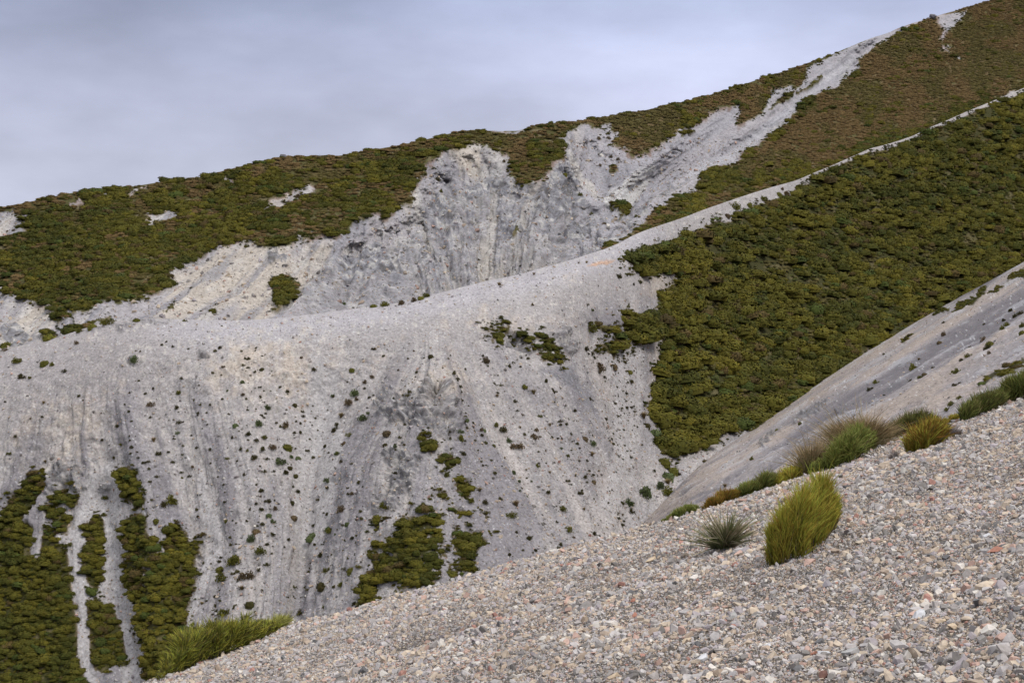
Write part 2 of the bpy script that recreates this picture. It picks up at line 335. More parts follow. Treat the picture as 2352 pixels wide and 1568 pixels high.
sfall = np.where(Vv < 9999, U - np.clip(U-1480, 0, None)*0.0, 0)
# fall-line coordinate: streaks lean to lower left, more strongly on the chute at the right
lean = np.interp(U, [-500, 300, 700, 830, 960, 1100, 1230, 1330, 1400, 1500, 2300], [.9, 1.2, .5, .1, -.40, -.05, .40, -.5, .9, 1.35, 1.5])
fl = U+lean*(Vv-500)
rib = fbm2(fl*.03, Vv*.006, 4, 21, .6)
rough = fbm3(P, .045, 6, 31, .62)
ridged = 1-np.abs(fbm3(P, .10, 5, 37, .6))*2
rockmask = ss(fbm3(P, .02, 3, 77)+.15+.5*np.exp(-((U-1180)/260)**2)+.35*np.exp(-((U-830)/90)**2)*ss(Vv, 560, 640)-1.1*(1-ss(U, 640, 760)), .1, .45)*H.bare
ROCKS = [V2([(820, 600), (1000, 560), (1150, 580), (1200, 650), (1000, 700), (880, 700)]), V2([(620, 640), (740, 620), (760, 750), (800, 900), (760, 940), (640, 870), (600, 760)]), V2([(1070, 830), (1150, 800), (1230, 830), (1330, 860), (1300, 920), (1100, 930)]),
         V2([(1240, 640), (1400, 560), (1560, 430), (1660, 470), (1650, 640), (1720, 720), (1600, 800), (1380, 800)]), V2([(1500, 900), (1600, 830), (1700, 790), (1780, 880), (1650, 940), (1500, 980)]),
         V2([(1640, 1060), (1750, 960), (1900, 900), (2080, 700), (2330, 560), (2330, 590), (2120, 740), (1980, 880), (1800, 1020)]), V2([(0, 1060), (100, 1030), (260, 970), (310, 1060), (420, 1100), (400, 1180), (150, 1230), (0, 1250)]),
         V2([(490, 1070), (560, 1020), (625, 1070), (560, 1130)]), V2([(1380, 870), (1450, 850), (1450, 930), (1390, 960)]), V2([(280, 1310), (400, 1230), (400, 1300), (300, 1330)]), V2([(440, 980), (530, 920), (550, 960), (470, 1010)]),
         V1([(1830, 720), (1900, 690), (2000, 740), (1980, 780), (1860, 770)]), V1([(2110, 850), (2150, 800), (2155, 870), (2120, 885)]), V1([(0, 1250), (60, 1200), (160, 1230), (230, 1300), (180, 1340), (60, 1320), (0, 1340)]),
         V3([(2040, 170), (2090, 140), (2190, 120), (2150, 180), (2080, 190)]), V3([(480, 900), (640, 840), (760, 790), (700, 850), (560, 920), (500, 930)]),
         V3([(1040, 500), (1190, 440), (1190, 460), (1100, 510), (1050, 520)])]
wr = union(ROCKS, *warp(U, Vv, 16, .05, 15)); wr = ss(wr, -3, 4)
ribs = 1-np.abs(fbm2(fl*.028, Vv*.010, 4, 45, .6))*2.2
disp = 1.3*(ribs-.5)*cut*(1-ss(U, 1280, 1400)*.95)+.8*rough*(.4+H.bare*(1-.7*ss(U, 1270, 1380))) + 1.3*rib*H.bare*ss(bare, 0, 20) + 1.1*(ridged-.5)*np.maximum(wr, rockmask*.7)*H.bare + .35*fbm3(P, .3, 3, 41)*H.bare
edge = ss(H.T, 0, .03)*.8+.2
P += Nn*(disp*edge)[..., None]
# the lip of turf that overhangs the bare ground
lip = np.exp(-((bare+3)/5)**2)*(bare_c > -20)*.6*edge
P[..., 2] += lip
# the ground's own colours; the bowl patches also have light and shade painted in
c = np.ones(U.shape+(3,))*np.array([.305, .287, .292])
tan = ss(fbm2(fl*.02, Vv*.007, 4, 51)+.10+.9*np.exp(-(((U-500)/200)**2+((Vv-640)/70)**2))+1.0*np.exp(-(((U-1110)/75)**2+((Vv-370)/50)**2)), .05, .6)
c = lerp(c, (.42, .37, .305), tan*.7)
c = lerp(c, (.205, .200, .220), ss(fbm2(fl*.05, Vv*.008, 4, 61), .0, .5)*.7)
c = lerp(c, (.45, .425, .395), ss(fbm2(fl*.06+9, Vv*.03, 4, 63), .28, .6)*.5)
cr = fbm3(P, .35, 4, 71, .65)
rockc = lerp(lerp(np.ones(U.shape+(3,))*np.array([.185, .185, .202]), (.085, .08, .082), ss(cr, .05, .4)), (.38, .365, .35), ss(-cr, .15, .5))
c = c*(1-np.maximum(wr*.85, rockmask*.45)[..., None])+rockc*np.maximum(wr*.85, rockmask*.45)[..., None]
smo = ss(U, 1290, 1340)*(1-np.maximum(wr, 0))*.75; c = lerp(c, (.29, .278, .298), smo*H.bare)
wpat = lambda pl, ed=5: ss(sdf(pl, *warp(U, Vv, 8, .05, 191)), -ed, ed)  # bowl patches: varying scree colour, partly painted light and shade
c = lerp(c, (.46, .43, .385), wpat(V2([(1540, 340), (1600, 400), (1680, 500), (1790, 640), (1740, 660), (1680, 560), (1570, 430)]))*.6)
c = lerp(c, (.47, .455, .435), wpat(V2([(1770, 670), (1950, 550), (2150, 430), (2130, 560), (1990, 740), (1900, 770), (1850, 720)]))*.7)
c = lerp(c, (.20, .195, .215), wpat(V2([(1810, 610), (1830, 500), (1900, 480), (2010, 480), (2100, 440), (1960, 540), (1850, 620)]), 8)*.6)
c = lerp(c, (.21, .205, .225), wpat(V2([(2150, 560), (2351, 470), (2351, 520), (2180, 640), (1960, 830), (2010, 740)]), 8)*.5)
c = lerp(c, (.36, .355, .375), near_line(V3([(1150, 420), (700, 790), (300, 1090), (50, 1200)]), U, Vv, 9)*.6)
c = lerp(c, (.44, .41, .37), near_line(V2([(1050, 640), (1040, 800), (1000, 1200)]), U, Vv, 9)*.5+near_line(V2([(1190, 980), (1170, 1190)]), U, Vv, 8)*.5+near_line(V2([(500, 600), (530, 800), (620, 1050)]), U, Vv, 9)*.5)
H.rockn = cr
soil = np.exp(-((bare-1)/3.0)**2)*ss(fbm2(U*.02, Vv*.02, 2, 91), -.1, .3); c = lerp(c, (.16, .09, .055), soil*.7)
gr = lerp(np.ones(U.shape+(3,))*np.array([.105, .075, .034]), (.075, .068, .024), ss(fbm2(U*.03, Vv*.05, 4, 81), -.1, .4)*.9)
gr = lerp(gr, (.130, .095, .045), ss(fbm2(U*.12, Vv*.16, 4, 83, .7), .1, .55)*.7)
under = lerp(np.ones(U.shape+(3,))*np.array([.065, .06, .02]), (.15, .12, .07), ss(fbm2(U*.05, Vv*.07, 4, 85), .15, .5)*.7)
vg = under*(1-grass[..., None])+gr*grass[..., None]
c = vg*(1-H.bare[..., None])+c*H.bare[..., None]
me = mesh_np('hill', P.reshape(-1, 3), grid_faces(*U.shape), M_FAR, c.reshape(-1, 3), smooth=True)
tag(link('hill', me), kind='structure'); H.grass = grass

# ================================================================== 2. the middle spur and the green slope
FL = [[(-500, 850), (-700, 1700)], [(100, 800), (60, 1000), (-100, 1700)], [(230, 800), (225, 1000), (240, 1120), (263, 1330), (340, 1600)], [(290, 780), (300, 950), (330, 1050), (352, 1180), (365, 1400), (375, 1600)],
      [(400, 770), (402, 896), (438, 1091), (458, 1291), (430, 1400), (415, 1600)], [(500, 770), (510, 926), (560, 1087), (592, 1300), (570, 1600)], [(610, 770), (614, 950), (640, 1077), (655, 1250), (630, 1600)],
      [(725, 780), (708, 1000), (690, 1250), (665, 1600)], [(850, 790), (775, 950), (735, 1100), (712, 1300), (690, 1600)], [(960, 800), (885, 930), (810, 1080), (765, 1300), (730, 1600)], [(1000, 800), (1000, 1000), (985, 1300), (970, 1600)],
      [(1040, 790), (1130, 1000), (1240, 1200), (1310, 1300), (1420, 1600)], [(1150, 740), (1250, 900), (1350, 1100), (1440, 1300), (1520, 1600)], [(1350, 680), (1440, 900), (1500, 1100), (1530, 1250), (1640, 1600)], [(1800, 430), (1700, 900), (1700, 1600)], [(2352, 200), (2200, 700), (2200, 1600)], [(3200, 0), (3000, 700), (3000, 1600)]]
def fall_s(u, v, px=False):
    X = []; lab = []
    for i, pl in enumerate(FL):
        a = np.array(pl, float); X.append(np.interp(v, a[:, 1], a[:, 0])); lab.append(np.interp(1050, a[:, 1], a[:, 0]) if px else i)
    s = np.full(u.shape, float(lab[0]))
    for i in range(len(X)-1):
        m = (u >= X[i]) & (u < X[i+1]); s[m] = lab[i]+(lab[i+1]-lab[i])*((u-X[i])/(X[i+1]-X[i]+1e-6))[m]
    s[u >= X[-1]] = lab[-1]
    return s
def d_spur(u, v, t):
    f = (v-RIDGE(u))/(foot_v(u)-RIDGE(u)); sh_ = 1-ss(u, 1250, 1600)
    q = .20*sh_*(1-np.exp(-np.clip(f, 0, 5)/.05))+(1-.20*sh_)*f
    dr = D_RIDGE(u); df = foot_d(u); D = dr+(df-dr)*q
    s = fall_s(u, v); k = ss(f, .1, .35)
    off = -16*np.exp(-((s-10.0)/.95)**2)*k + 4*np.exp(-((s-7.4)/.8)**2)*k + 9*np.exp(-((s-13)/.7)**2)*k*ss(v, 660, 1000) - 3*np.exp(-((s-2.9)/.5)**2)*k - 3*np.exp(-((s-5.2)/.8)**2)*k + 3*np.exp(-((s-2.0)/.25)**2)*ss(v, 1080, 1150) 
    off += 3*fbm2((u+v*.5)*.004, v*.003, 2, 17)*ss(u, 1500, 1700)*k*(1-ss(f, .8, 1))
    return D+off*(1-ss(u, 1500, 1580)*.0)
S = make_sheet(-460, 2700, 2.3, 390, RIDGE, lambda u: foot_v(u)+210, d_spur, [(1.5, .4), (6, 3), (18, 12), (40, 28)])
S_VEG = [V6([(235, 130), (120, 200), (200, 235), (170, 270), (250, 290), (410, 275), (460, 320), (380, 340), (330, 400), (310, 470), (330, 600), (350, 730), (300, 780), (320, 880), (260, 980), (300, 1060), (380, 1150), (340, 1200), (380, 1270), (430, 1290), (520, 1260), (700, 1180), (900, 1110), (1060, 1060), (1310, 850), (1420, 750), (1560, 670), (1640, 620), (1760, 550), (1850, 510), (2000, 460), (2140, 370), (2352, 260)]) +
         [(2800, 500), (3300, 300), (3300, -200), (2700, 90), (2352, 205), (2333, 211), (2269, 238), (2186, 274), (2136, 296), (2069, 326), (2036, 338), (1996, 350), (1952, 369), (1902, 393), (1869, 408), (1836, 431), (1799, 458), (1742, 475), (1729, 491), (1669, 504), (1632, 514), (1610, 533), (1573, 537), (1544, 552)],
         V6([(110, 480), (170, 470), (310, 510), (325, 620), (250, 660), (170, 640), (110, 540)]), V6([(5, 660), (60, 640), (100, 660), (110, 700), (80, 740), (20, 690)]), V6([(70, 590), (110, 570), (140, 620), (100, 640)]), V6([(150, 640), (160, 700), (120, 690), (110, 650)]),
         V5([(1330, 60), (1370, 45), (1440, 90), (1490, 150), (1475, 210), (1475, 255), (1400, 230), (1350, 170), (1310, 110)]),
         V5([(560, 1100), (620, 1090), (680, 1130), (700, 1090), (790, 1095), (810, 1200), (820, 1310), (780, 1370), (800, 1460), (700, 1490), (480, 1568), (430, 1800), (350, 1800), (360, 1440), (420, 1380), (400, 1300), (500, 1210), (560, 1200)]),
         V5([(870, 1170), (930, 1165), (980, 1190), (1050, 1190), (1055, 1260), (1000, 1320), (1000, 1420), (960, 1440), (870, 1455), (850, 1360), (900, 1320), (860, 1260)]),
         V5([(780, 740), (860, 720), (900, 800), (870, 825), (790, 780)]), V5([(890, 900), (960, 900), (970, 960), (920, 995), (880, 940)]), V5([(690, 640), (760, 650), (810, 680), (760, 730), (700, 690)]), V5([(750, 955), (840, 960), (830, 1010), (780, 990)]),
         V5([(860, 1040), (900, 1070), (960, 1070), (900, 1115), (860, 1090)]), V5([(1000, 1075), (1085, 1110), (1040, 1125)]), V5([(670, 1060), (700, 1020), (760, 1040), (770, 1065), (690, 1075)]), V5([(410, 1120), (480, 1100), (480, 1180), (430, 1200)]),
         V4([(0, 800), (20, 740), (110, 620), (170, 580), (215, 590), (210, 640), (150, 760), (90, 790), (150, 820), (150, 870), (130, 920), (150, 980), (200, 1060), (250, 1130), (300, 1300), (330, 1400), (400, 1500), (440, 1568), (500, 1900), (-800, 2000), (-900, 1000), (-300, 830)]),
         V4([(190, 840), (250, 830), (270, 890), (310, 940), (340, 1050), (355, 1200), (380, 1300), (385, 1450), (300, 1568), (150, 1400), (160, 1000), (190, 960), (180, 900)]),
         V4([(205, 740), (260, 730), (340, 800), (340, 870), (270, 850), (210, 770)]), V4([(220, 690), (330, 660), (375, 680), (370, 730), (260, 730)]), V4([(390, 810), (470, 790), (495, 860), (490, 1080), (430, 1140), (390, 1050), (380, 990), (430, 960), (390, 860)]),
         V4([(410, 1170), (470, 1180), (480, 1210), (540, 1180), (560, 1250), (600, 1300), (605, 1400), (600, 1450), (520, 1530), (440, 1510), (410, 1420), (410, 1240)]), V4([(515, 620), (530, 560), (590, 540), (630, 570), (650, 640), (690, 690), (680, 730), (610, 725), (540, 660)]),
         V4([(565, 820), (640, 750), (690, 770), (690, 860), (750, 920), (740, 980), (680, 1030), (640, 1010), (600, 960), (575, 900)]),
         V4([(575, 980), (650, 990), (680, 1040), (660, 1060), (680, 1110), (720, 1000), (780, 930), (790, 850), (840, 820), (890, 850), (935, 920), (920, 1100), (880, 1250), (870, 1370), (780, 1500), (720, 1900), (700, 1568), (690, 1420), (650, 1290), (640, 1200), (575, 1100)])]
S_VEG += [V5([(1040, 20), (1100, -10), (1270, 20), (1330, 90), (1290, 120), (1240, 70), (1150, 115), (1060, 70)]), V5([(1690, 20), (1660, -40), (1740, 0), (1830, 30), (1790, 50)])]
S_ROCK = [V5([(440, 500), (600, 400), (740, 290), (850, 350), (880, 450), (920, 560), (850, 640), (700, 620), (560, 560), (470, 540)]), V5([(1420, 30), (1500, 20), (1580, 100), (1560, 170), (1490, 120)]), V5([(1160, 60), (1290, 60), (1330, 160), (1270, 190), (1180, 130)]),
          V4([(190, 600), (280, 520), (370, 540), (400, 600), (390, 660), (280, 680), (200, 650)]), V5([(500, 360), (560, 380), (480, 460), (420, 490)]), V5([(480, 720), (640, 700), (700, 760), (640, 900), (560, 1020), (430, 1060), (480, 900)]),
          V1([(620, 1240), (760, 1200), (900, 1170), (1120, 1160), (1200, 1180), (1050, 1200), (860, 1220), (700, 1250)]), V1([(1350, 1380), (1420, 1370), (1440, 1420), (1370, 1440)]), V4([(590, 60), (640, 30), (660, 80), (620, 90)])]
U, Vv, P = S.U, S.V, S.P
s = fall_s(U, Vv); f = (Vv-RIDGE(U))/(foot_v(U)-RIDGE(U))
wu, wv = warp(U, Vv, 9, .03, 103); wu, wv = warp(wu, wv, 6, .10, 105)
PALE = [V4([(440, 560), (520, 640), (555, 800), (570, 1100), (620, 1250), (640, 1400), (700, 1568), (560, 1600), (600, 1400), (580, 1240), (530, 1100), (480, 1150), (430, 1200), (390, 1250), (400, 1400), (440, 1568), (400, 1568), (375, 1300), (345, 1050), (340, 830), (380, 740), (400, 640)]),
        V4([(930, 560), (950, 780), (1010, 900), (960, 980), (920, 1150), (880, 1260), (850, 1380), (870, 1400), (930, 1200), (1010, 1000), (1040, 860), (980, 700), (950, 560)]), V4([(1420, 300), (1540, 100), (1600, 300), (1560, 560), (1540, 800), (1440, 780), (1400, 560)]),
        V5([(1880, 0), (1947, 60), (1947, 560), (1900, 900), (1760, 1150), (1720, 1000), (1790, 700), (1800, 400), (1740, 200)]),
        [(715, 820), (770, 860), (785, 1000), (765, 1180), (725, 1280), (680, 1250), (692, 1000)]]
def near_line(pl, u, v, w):
    d = np.full(u.shape, 1e9)
    for (ax, ay), (bx, by) in zip(pl[:-1], pl[1:]):
        t = np.clip(((u-ax)*(bx-ax)+(v-ay)*(by-ay))/((bx-ax)**2+(by-ay)**2), 0, 1); d = np.minimum(d, np.hypot(u-ax-(bx-ax)*t, v-ay-(by-ay)*t))
    return d if w is None else np.exp(-(d/w)**2)
CH1 = V4([(500, 560), (520, 640), (535, 760), (532, 1080), (575, 1200), (620, 1330), (650, 1500), (655, 1650)]); CH2 = V4([(430, 700), (375, 770), (348, 840), (350, 1000), (372, 1180), (393, 1300), (397, 1450), (430, 1540), (500, 1650)])
CH3 = V4([(195, 700), (180, 800), (165, 950)])
veg = union(S_VEG, wu, wv)
veg = np.where((U < 1245) & (U > 1100) & (Vv < 810), np.minimum(veg, 9*fbm2(U*.08, Vv*.08, 3, 107)+1.5), veg)
gap = (fbm2(U*.045, Vv*.06, 4, 109, .6) > .30) & (U > 750) & (U < 1370) & (veg < 40); veg = np.where(gap, np.minimum(veg, -4), veg)
veg = np.where(U > 1850, np.minimum(veg, Vv-RIDGE(U)-9+5*fbm2(U*.02, Vv*0, 3, 111)), veg)
chn = np.full(U.shape, 99.0)
for ln, wd in ((CH1, 19), (CH2, 13), (CH3, 11)): chn = np.minimum(chn, near_line(ln, U, Vv, None)-wd)
veg = np.minimum(veg, chn); S.chn = chn
S.veg = ss(veg, -1.5, 2.5); S.vin = (veg > 2.5)*1.0; S.vraw = veg
Nn = normals(P)
k = ss(f, .06, .3)*(1-S.veg)
sp = fall_s(U, Vv, True); streak = fbm2(sp*.022, Vv*.0032+sp*.003, 5, 121, .62)
fine = fbm2(sp*.09, Vv*.007, 4, 131, .65)
wr = ss(union(S_ROCK, *warp(U, Vv, 14, .05, 113)), -4, 6)*(1-S.veg)
ridged = 1-np.abs(fbm3(P, .16, 5, 137, .6))*2
rough = fbm3(P, .06, 5, 141, .6)
S.edge = ss(S.T, 0, .02)
pl = ss(union(PALE, *warp(U, Vv, 10, .03, 171)), -9, 9)*(1-wr); pl = np.maximum(pl, np.maximum(near_line(CH1, U, Vv, 14), near_line(CH2, U, Vv, 9)))
k = k*(1-.75*pl)
disp = (.60*streak*k + .22*fine*k + .55*rough + 1.5*(ridged-.4)*wr + .16*fbm3(P, .7, 3, 151, .6)*(1-S.veg))*(S.edge*.85+.15)
c0 = 0; tzb = np.exp(-(((U-600)/260)**2+((Vv-860)/95)**2))+np.exp(-(((U-160+(Vv-1000)*.5)/120)**2+((Vv-1000)/80)**2))
disp += .8*(ridged-.35)*np.clip(tzb, 0, 1)*(1-S.veg)*ss(f, .05, .12)+.45*fbm3(P, .25, 4, 155, .65)*k
P += Nn*disp[..., None]
c = np.ones(U.shape+(3,))*np.array([.318, .295, .290])
top = np.exp(-((f-.03)/.05)**2)*(1-ss(U, 1450, 1600)); c = lerp(c, (.348, .331, .342), top)
left = (1-ss(U, 250, 520))*(1-ss(Vv, 900, 1100)); c = lerp(c, (.295, .270, .266), left*.8)
tz = 1.1*np.exp(-(((U-600)/190)**2+((Vv-850)/85)**2)) + 1.0*np.exp(-(((U-150+ (Vv-1000)*.5)/120)**2+((Vv-1000)/90)**2)) + .9*np.exp(-(((U-1000+(Vv-900)*.6)/90)**2+((Vv-890)/80)**2))+.7*np.exp(-(((U-1150)/150)**2+((Vv-740)/35)**2))+1.1*np.exp(-(((U-1520)/60)**2+((Vv-650)/30)**2))+1.0*np.exp(-(((U-1497)/22)**2+((Vv-830)/90)**2))
tan = ss(tz*.9+.6*fbm2(U*.05, Vv*.05, 5, 161, .68)+.35*streak-.22, .05, .85)
c = lerp(c, (.42, .36, .30), tan*.8)
c = lerp(c, (.49, .455, .41), ss(fbm2(U*.09, Vv*.08, 5, 163, .7)+.35*tz, .35, .8)*.6*(1-ss(f, .5, .8)))
lower = ss(f, .25, .7)*(1-ss(U, 1350, 1480))
c = lerp(c, (.185, .173, .182), ss(streak*1.0+.22*fine+.30*lower-.08, .0, .62)*.82*k)
c = lerp(c, (.215, .203, .215), ss(fbm2(sp*.010, Vv*.005, 3, 187, .5)+.25*ss(f, .2, .6), .08, .55)*.55*k)
c = lerp(c, (.40, .365, .338), ss(-streak+.5*fine, .15, .8)*.5*k)
c = lerp(c, (.365, .345, .342), pl*.85)
c = lerp(c, (.50, .27, .13), ss(sdf(V2([(1700, 1120), (1760, 1100), (1880, 1098), (1860, 1115), (1760, 1130)]), *warp(U, Vv, 5, .06, 175)), -3, 3)*.6)
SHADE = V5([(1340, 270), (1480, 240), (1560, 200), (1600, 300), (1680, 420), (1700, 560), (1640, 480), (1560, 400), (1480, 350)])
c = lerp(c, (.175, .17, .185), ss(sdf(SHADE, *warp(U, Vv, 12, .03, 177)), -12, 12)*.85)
cr = fbm3(P, .8, 4, 181, .75)
rockc = lerp(lerp(np.ones(U.shape+(3,))*np.array([.175, .168, .175]), (.09, .082, .082), ss(cr, .05, .4)), (.36, .335, .31), ss(-cr, .15, .5))
c = c*(1-wr[..., None]*.78)+rockc*wr[..., None]*.78
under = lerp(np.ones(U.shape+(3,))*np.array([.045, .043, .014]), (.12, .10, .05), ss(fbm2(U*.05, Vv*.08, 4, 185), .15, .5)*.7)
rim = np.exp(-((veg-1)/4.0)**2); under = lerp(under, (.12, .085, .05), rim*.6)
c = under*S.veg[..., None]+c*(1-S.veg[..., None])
spk = rs.rand(*U.shape); c = np.where(((spk > .988) & (S.veg < .5))[..., None], c*.55+.32, c); c = np.where(((spk < .012) & (S.veg < .5))[..., None], c*.6, c)
me = mesh_np('spur', P.reshape(-1, 3), grid_faces(*U.shape), M_MID, c.reshape(-1, 3), smooth=True)
tag(link('spur', me), kind='structure')

# ================================================================== 3. the scree slope on the right
def d_b(u, v, t): return 1/(1/(foot_d(u)-6)+np.maximum(v-GULLY(u), -30)/(FPX*11.4))
B = make_sheet(1100, 2760, 2.6, 260, lambda u: GULLY(u)-2, lambda u: np.maximum(FGC(u)+330, GULLY(u)+120), d_b, [])
U, Vv, P = B.U, B.V, B.P
sx = (Vv+.60*U)                # constant along the fall line
Nn = normals(P)
B_VEG = [V6([(1960, 500), (2010, 430), (2090, 380), (2150, 340), (2140, 375), (2050, 460)]), V6([(2275, 310), (2290, 280), (2352, 250), (2500, 190), (2500, 220), (2352, 295)]), V6([(1850, 500), (1890, 455), (1930, 460), (1900, 495)]), V6([(2170, 390), (2200, 340), (2230, 340), (2200, 375)]),
         V6([(600, 1245), (640, 1180), (740, 1110), (840, 1065), (930, 1050), (900, 1110), (760, 1170), (660, 1215)]), V6([(450, 1400), (480, 1345), (560, 1290), (585, 1290), (560, 1330), (500, 1375)]), V6([(930, 1065), (960, 1015), (1060, 985), (1050, 1015), (980, 1045)]),
         V6([(2105, 920), (2130, 850), (2240, 800), (2352, 730), (2600, 600), (2600, 640), (2352, 775), (2250, 840), (2150, 890)]), V6([(1680, 655), (1720, 610), (1750, 605), (1720, 640)])]
wu, wv = warp(U, Vv, 8, .05, 203); bveg = union(B_VEG, wu, wv); B.veg = ss(bveg, -1.5, 1.5)
B_ROCK = [V6([(1070, 1110), (1130, 1040), (1180, 1010), (1270, 960), (1270, 990), (1200, 1040), (1100, 1110)]), V6([(900, 1250), (900, 1200), (1000, 1130), (1030, 1150), (940, 1220)]), V6([(2090, 650), (2120, 620), (2160, 630), (2120, 650)]), V6([(1290, 1030), (1370, 1010), (1360, 1030), (1300, 1040)])]
wr = ss(union(B_ROCK, *warp(U, Vv, 8, .07, 213)), -2, 3)
streak = fbm2(sx*.035, U*.004, 5, 221, .62); fine = fbm2(sx*.15, U*.012, 4, 231, .65)
disp = .8*streak+.22*fine+.22*fbm3(P, .2, 4, 241)+.5*(1-np.abs(fbm3(P, .5, 4, 243))*2)*wr
P += Nn*(disp*ss(B.T, 0, .06))[..., None]
c = np.ones(U.shape+(3,))*np.array([.262, .238, .238])
c = lerp(c, (.33, .275, .235), ss(streak, .0, .45)*.8)
c = lerp(c, (.115, .108, .118), ss(-streak+.35*np.exp(-((sx-2075)/45)**2)+.30*ss(-(U-1750)/200, 0, 1), .1, .6)*.75)
c = lerp(c, (.37, .365, .38), ss(fine+.5*np.exp(-((sx-1990)/25)**2), .3, .7)*.55)
c = lerp(c, (.15, .145, .15), wr*.75)
c = lerp(c, (.05, .045, .02), B.veg)
spk = rs.rand(*U.shape); c = np.where((spk > .985)[..., None], c*.55+.30, c); c = np.where((spk < .012)[..., None], c*.6, c)
me = mesh_np('scree_slope', P.reshape(-1, 3), grid_faces(*U.shape), M_MID, c.reshape(-1, 3), smooth=True)
tag(link('scree_slope', me), kind='structure')

# ================================================================== 4. the gravel slope the camera stands on
def d_f(u, v, t): return np.clip(plane_depth(u, v, FA, FB, FC), .5, 60)
F = make_sheet(-500, 5200, 5.0, 260, FGC, lambda u: np.maximum(FGC(u)+200, 2500+0*u), d_f, [(.5, .08), (1.5, .5), (4, 2.2), (10, 6.5), (25, 17)])
U, Vv, P = F.U, F.V, F.P
P[..., 2] += (.05*fbm3(P, .8, 4, 301, .5) + .012*fbm3(P, 6, 3, 311))*(.3+.7*ss(F.T, 0, .05))
c = np.ones(U.shape+(3,))*np.array([.12, .102, .086])
c = lerp(c, (.12, .095, .08), ss(fbm3(P, 1.2, 3, 321), 0, .5)*.6)
me = mesh_np('gravel_slope', P.reshape(-1, 3), grid_faces(*U.shape), M_GRAVEL, c.reshape(-1, 3), smooth=True)
tag(link('gravel_slope', me), kind='structure')

# valley floor and the land beyond, hidden from here
n = 60; g = np.linspace(-6000, 6000, n); gx, gy = np.meshgrid(g, g); r = np.hypot(gx, gy)
gz = -75+30*fbm2(gx*.0006, gy*.0006, 3, 7)*ss(r, 1500, 3000); pv = np.stack([gx, gy, gz], -1)
me = mesh_np('ground', pv.reshape(-1, 3), grid_faces(n, n), M_FAR, np.ones((n*n, 3))*np.array([.09, .085, .05]), smooth=True)
tag(link('ground', me), kind='structure')

# ------------------------------------------------------------------ prototypes: shrubs, tussocks, stones
def leaf_shrub(seed, n=620, rx=1.0, h=.62, leaf=.075, lumps=7):
    r = np.random.RandomState(seed); cs = []
    for i in range(lumps):
        a = r.rand()*6.283; d = math.sqrt(r.rand())*.55; cs.append((d*math.cos(a)*rx, d*math.sin(a)*rx, .05+.16*r.rand(), .38+.26*r.rand()))
    Vs = []; Cs = []; core = []
    w = np.array([q[3]**2 for q in cs]); w /= w.sum(); pick = r.choice(lumps, n, p=w)
    for i in range(n):
        cx, cy, cz, rad = cs[pick[i]]
        d = r.normal(size=3); d[2] = abs(d[2])*1.1-.15; d /= np.linalg.norm(d)
        rr = rad*(.74+.42*r.rand()**1.5); p = np.array([cx+d[0]*rr, cy+d[1]*rr, max(-.05, (cz+d[2]*rr*h/.62*.9))])
        nrm = d+r.normal(size=3)*.55; nrm /= np.linalg.norm(nrm)
        t = np.cross(nrm, r.normal(size=3)); t /= np.linalg.norm(t); b = np.cross(nrm, t); s_ = leaf*(.6+.8*r.rand())
        for a_, b_2 in ((-1, -.6), (1, -.6), (.8, .7), (-.8, .7)): Vs.append(p+t*a_*s_+b*b_2*s_)
        v = .8+.4*r.rand(); Cs += [(v*(.92+.2*r.rand()), v, v*.9)]*4
    Fs = list(np.arange(4*n).reshape(-1, 4))
    # dark inner mass of twigs so that the crown is not see-through
    for cx, cy, cz, rad in cs:
        base = len(Vs); R_, K = 5, 9
        for i in range(R_):
            ph = i/(R_-1)*1.35
            for j in range(K):
                a = j/K*6.283; q = rad*.84*(1+.08*r.normal())
                Vs.append(np.array([cx+q*math.cos(ph)*math.cos(a), cy+q*math.cos(ph)*math.sin(a), -.1+(cz+.1)+q*math.sin(ph)*h/.62*.9 if i else -.25])); Cs.append((.8, .8, .7))
        for i in range(R_-1):
            for j in range(K): Fs.append([base+i*K+j, base+i*K+(j+1) % K, base+(i+1)*K+(j+1) % K, base+(i+1)*K+j])
        Vs.append(np.array([cx, cy, cz+rad*.84*h/.62*.9])); Cs.append((.8, .8, .7)); tp = len(Vs)-1
        for j in range(K): Fs.append([base+(R_-1)*K+j, base+(R_-1)*K+(j+1) % K, tp, tp])
    return np.array(Vs), np.array([list(x) for x in Fs]), np.array(Cs)
def ragged_shrub(seed, n=420):
    r = np.random.RandomState(seed); Vs, Fs, Cs = [], [], []
    lob = [(r.normal()*.32, r.normal()*.32, .45+.35*r.rand()) for _ in range(5)]
    for i in range(n):
        cx, cy, hh = lob[r.randint(5)]; a = r.rand()*6.283; e = r.rand()*1.45; q = (.35+.65*r.rand()**.7)*.52
        p = np.array([cx+q*math.cos(a)*math.cos(e), cy+q*math.sin(a)*math.cos(e), hh*1.25*q/.52*math.sin(e)+.05*r.rand()-.06])
        d = np.array([math.cos(a)*.5, math.sin(a)*.5, .9])+r.normal(size=3)*.5; d /= np.linalg.norm(d); t = np.cross(d, r.normal(size=3)); t /= np.linalg.norm(t)
        l = .10+.12*r.rand(); w = .045+.04*r.rand(); b = len(Vs)
        Vs += [p-t*w, p+t*w, p+t*w*.5+d*l, p-t*w*.5+d*l]; v = .65+.7*r.rand(); Cs += [(v*.9, v*.9, v*.85)]*2+[(v*1.1, v*1.08, v)]*2; Fs.append([b, b+1, b+2, b+3])
    return np.array(Vs), np.array(Fs), np.array(Cs)
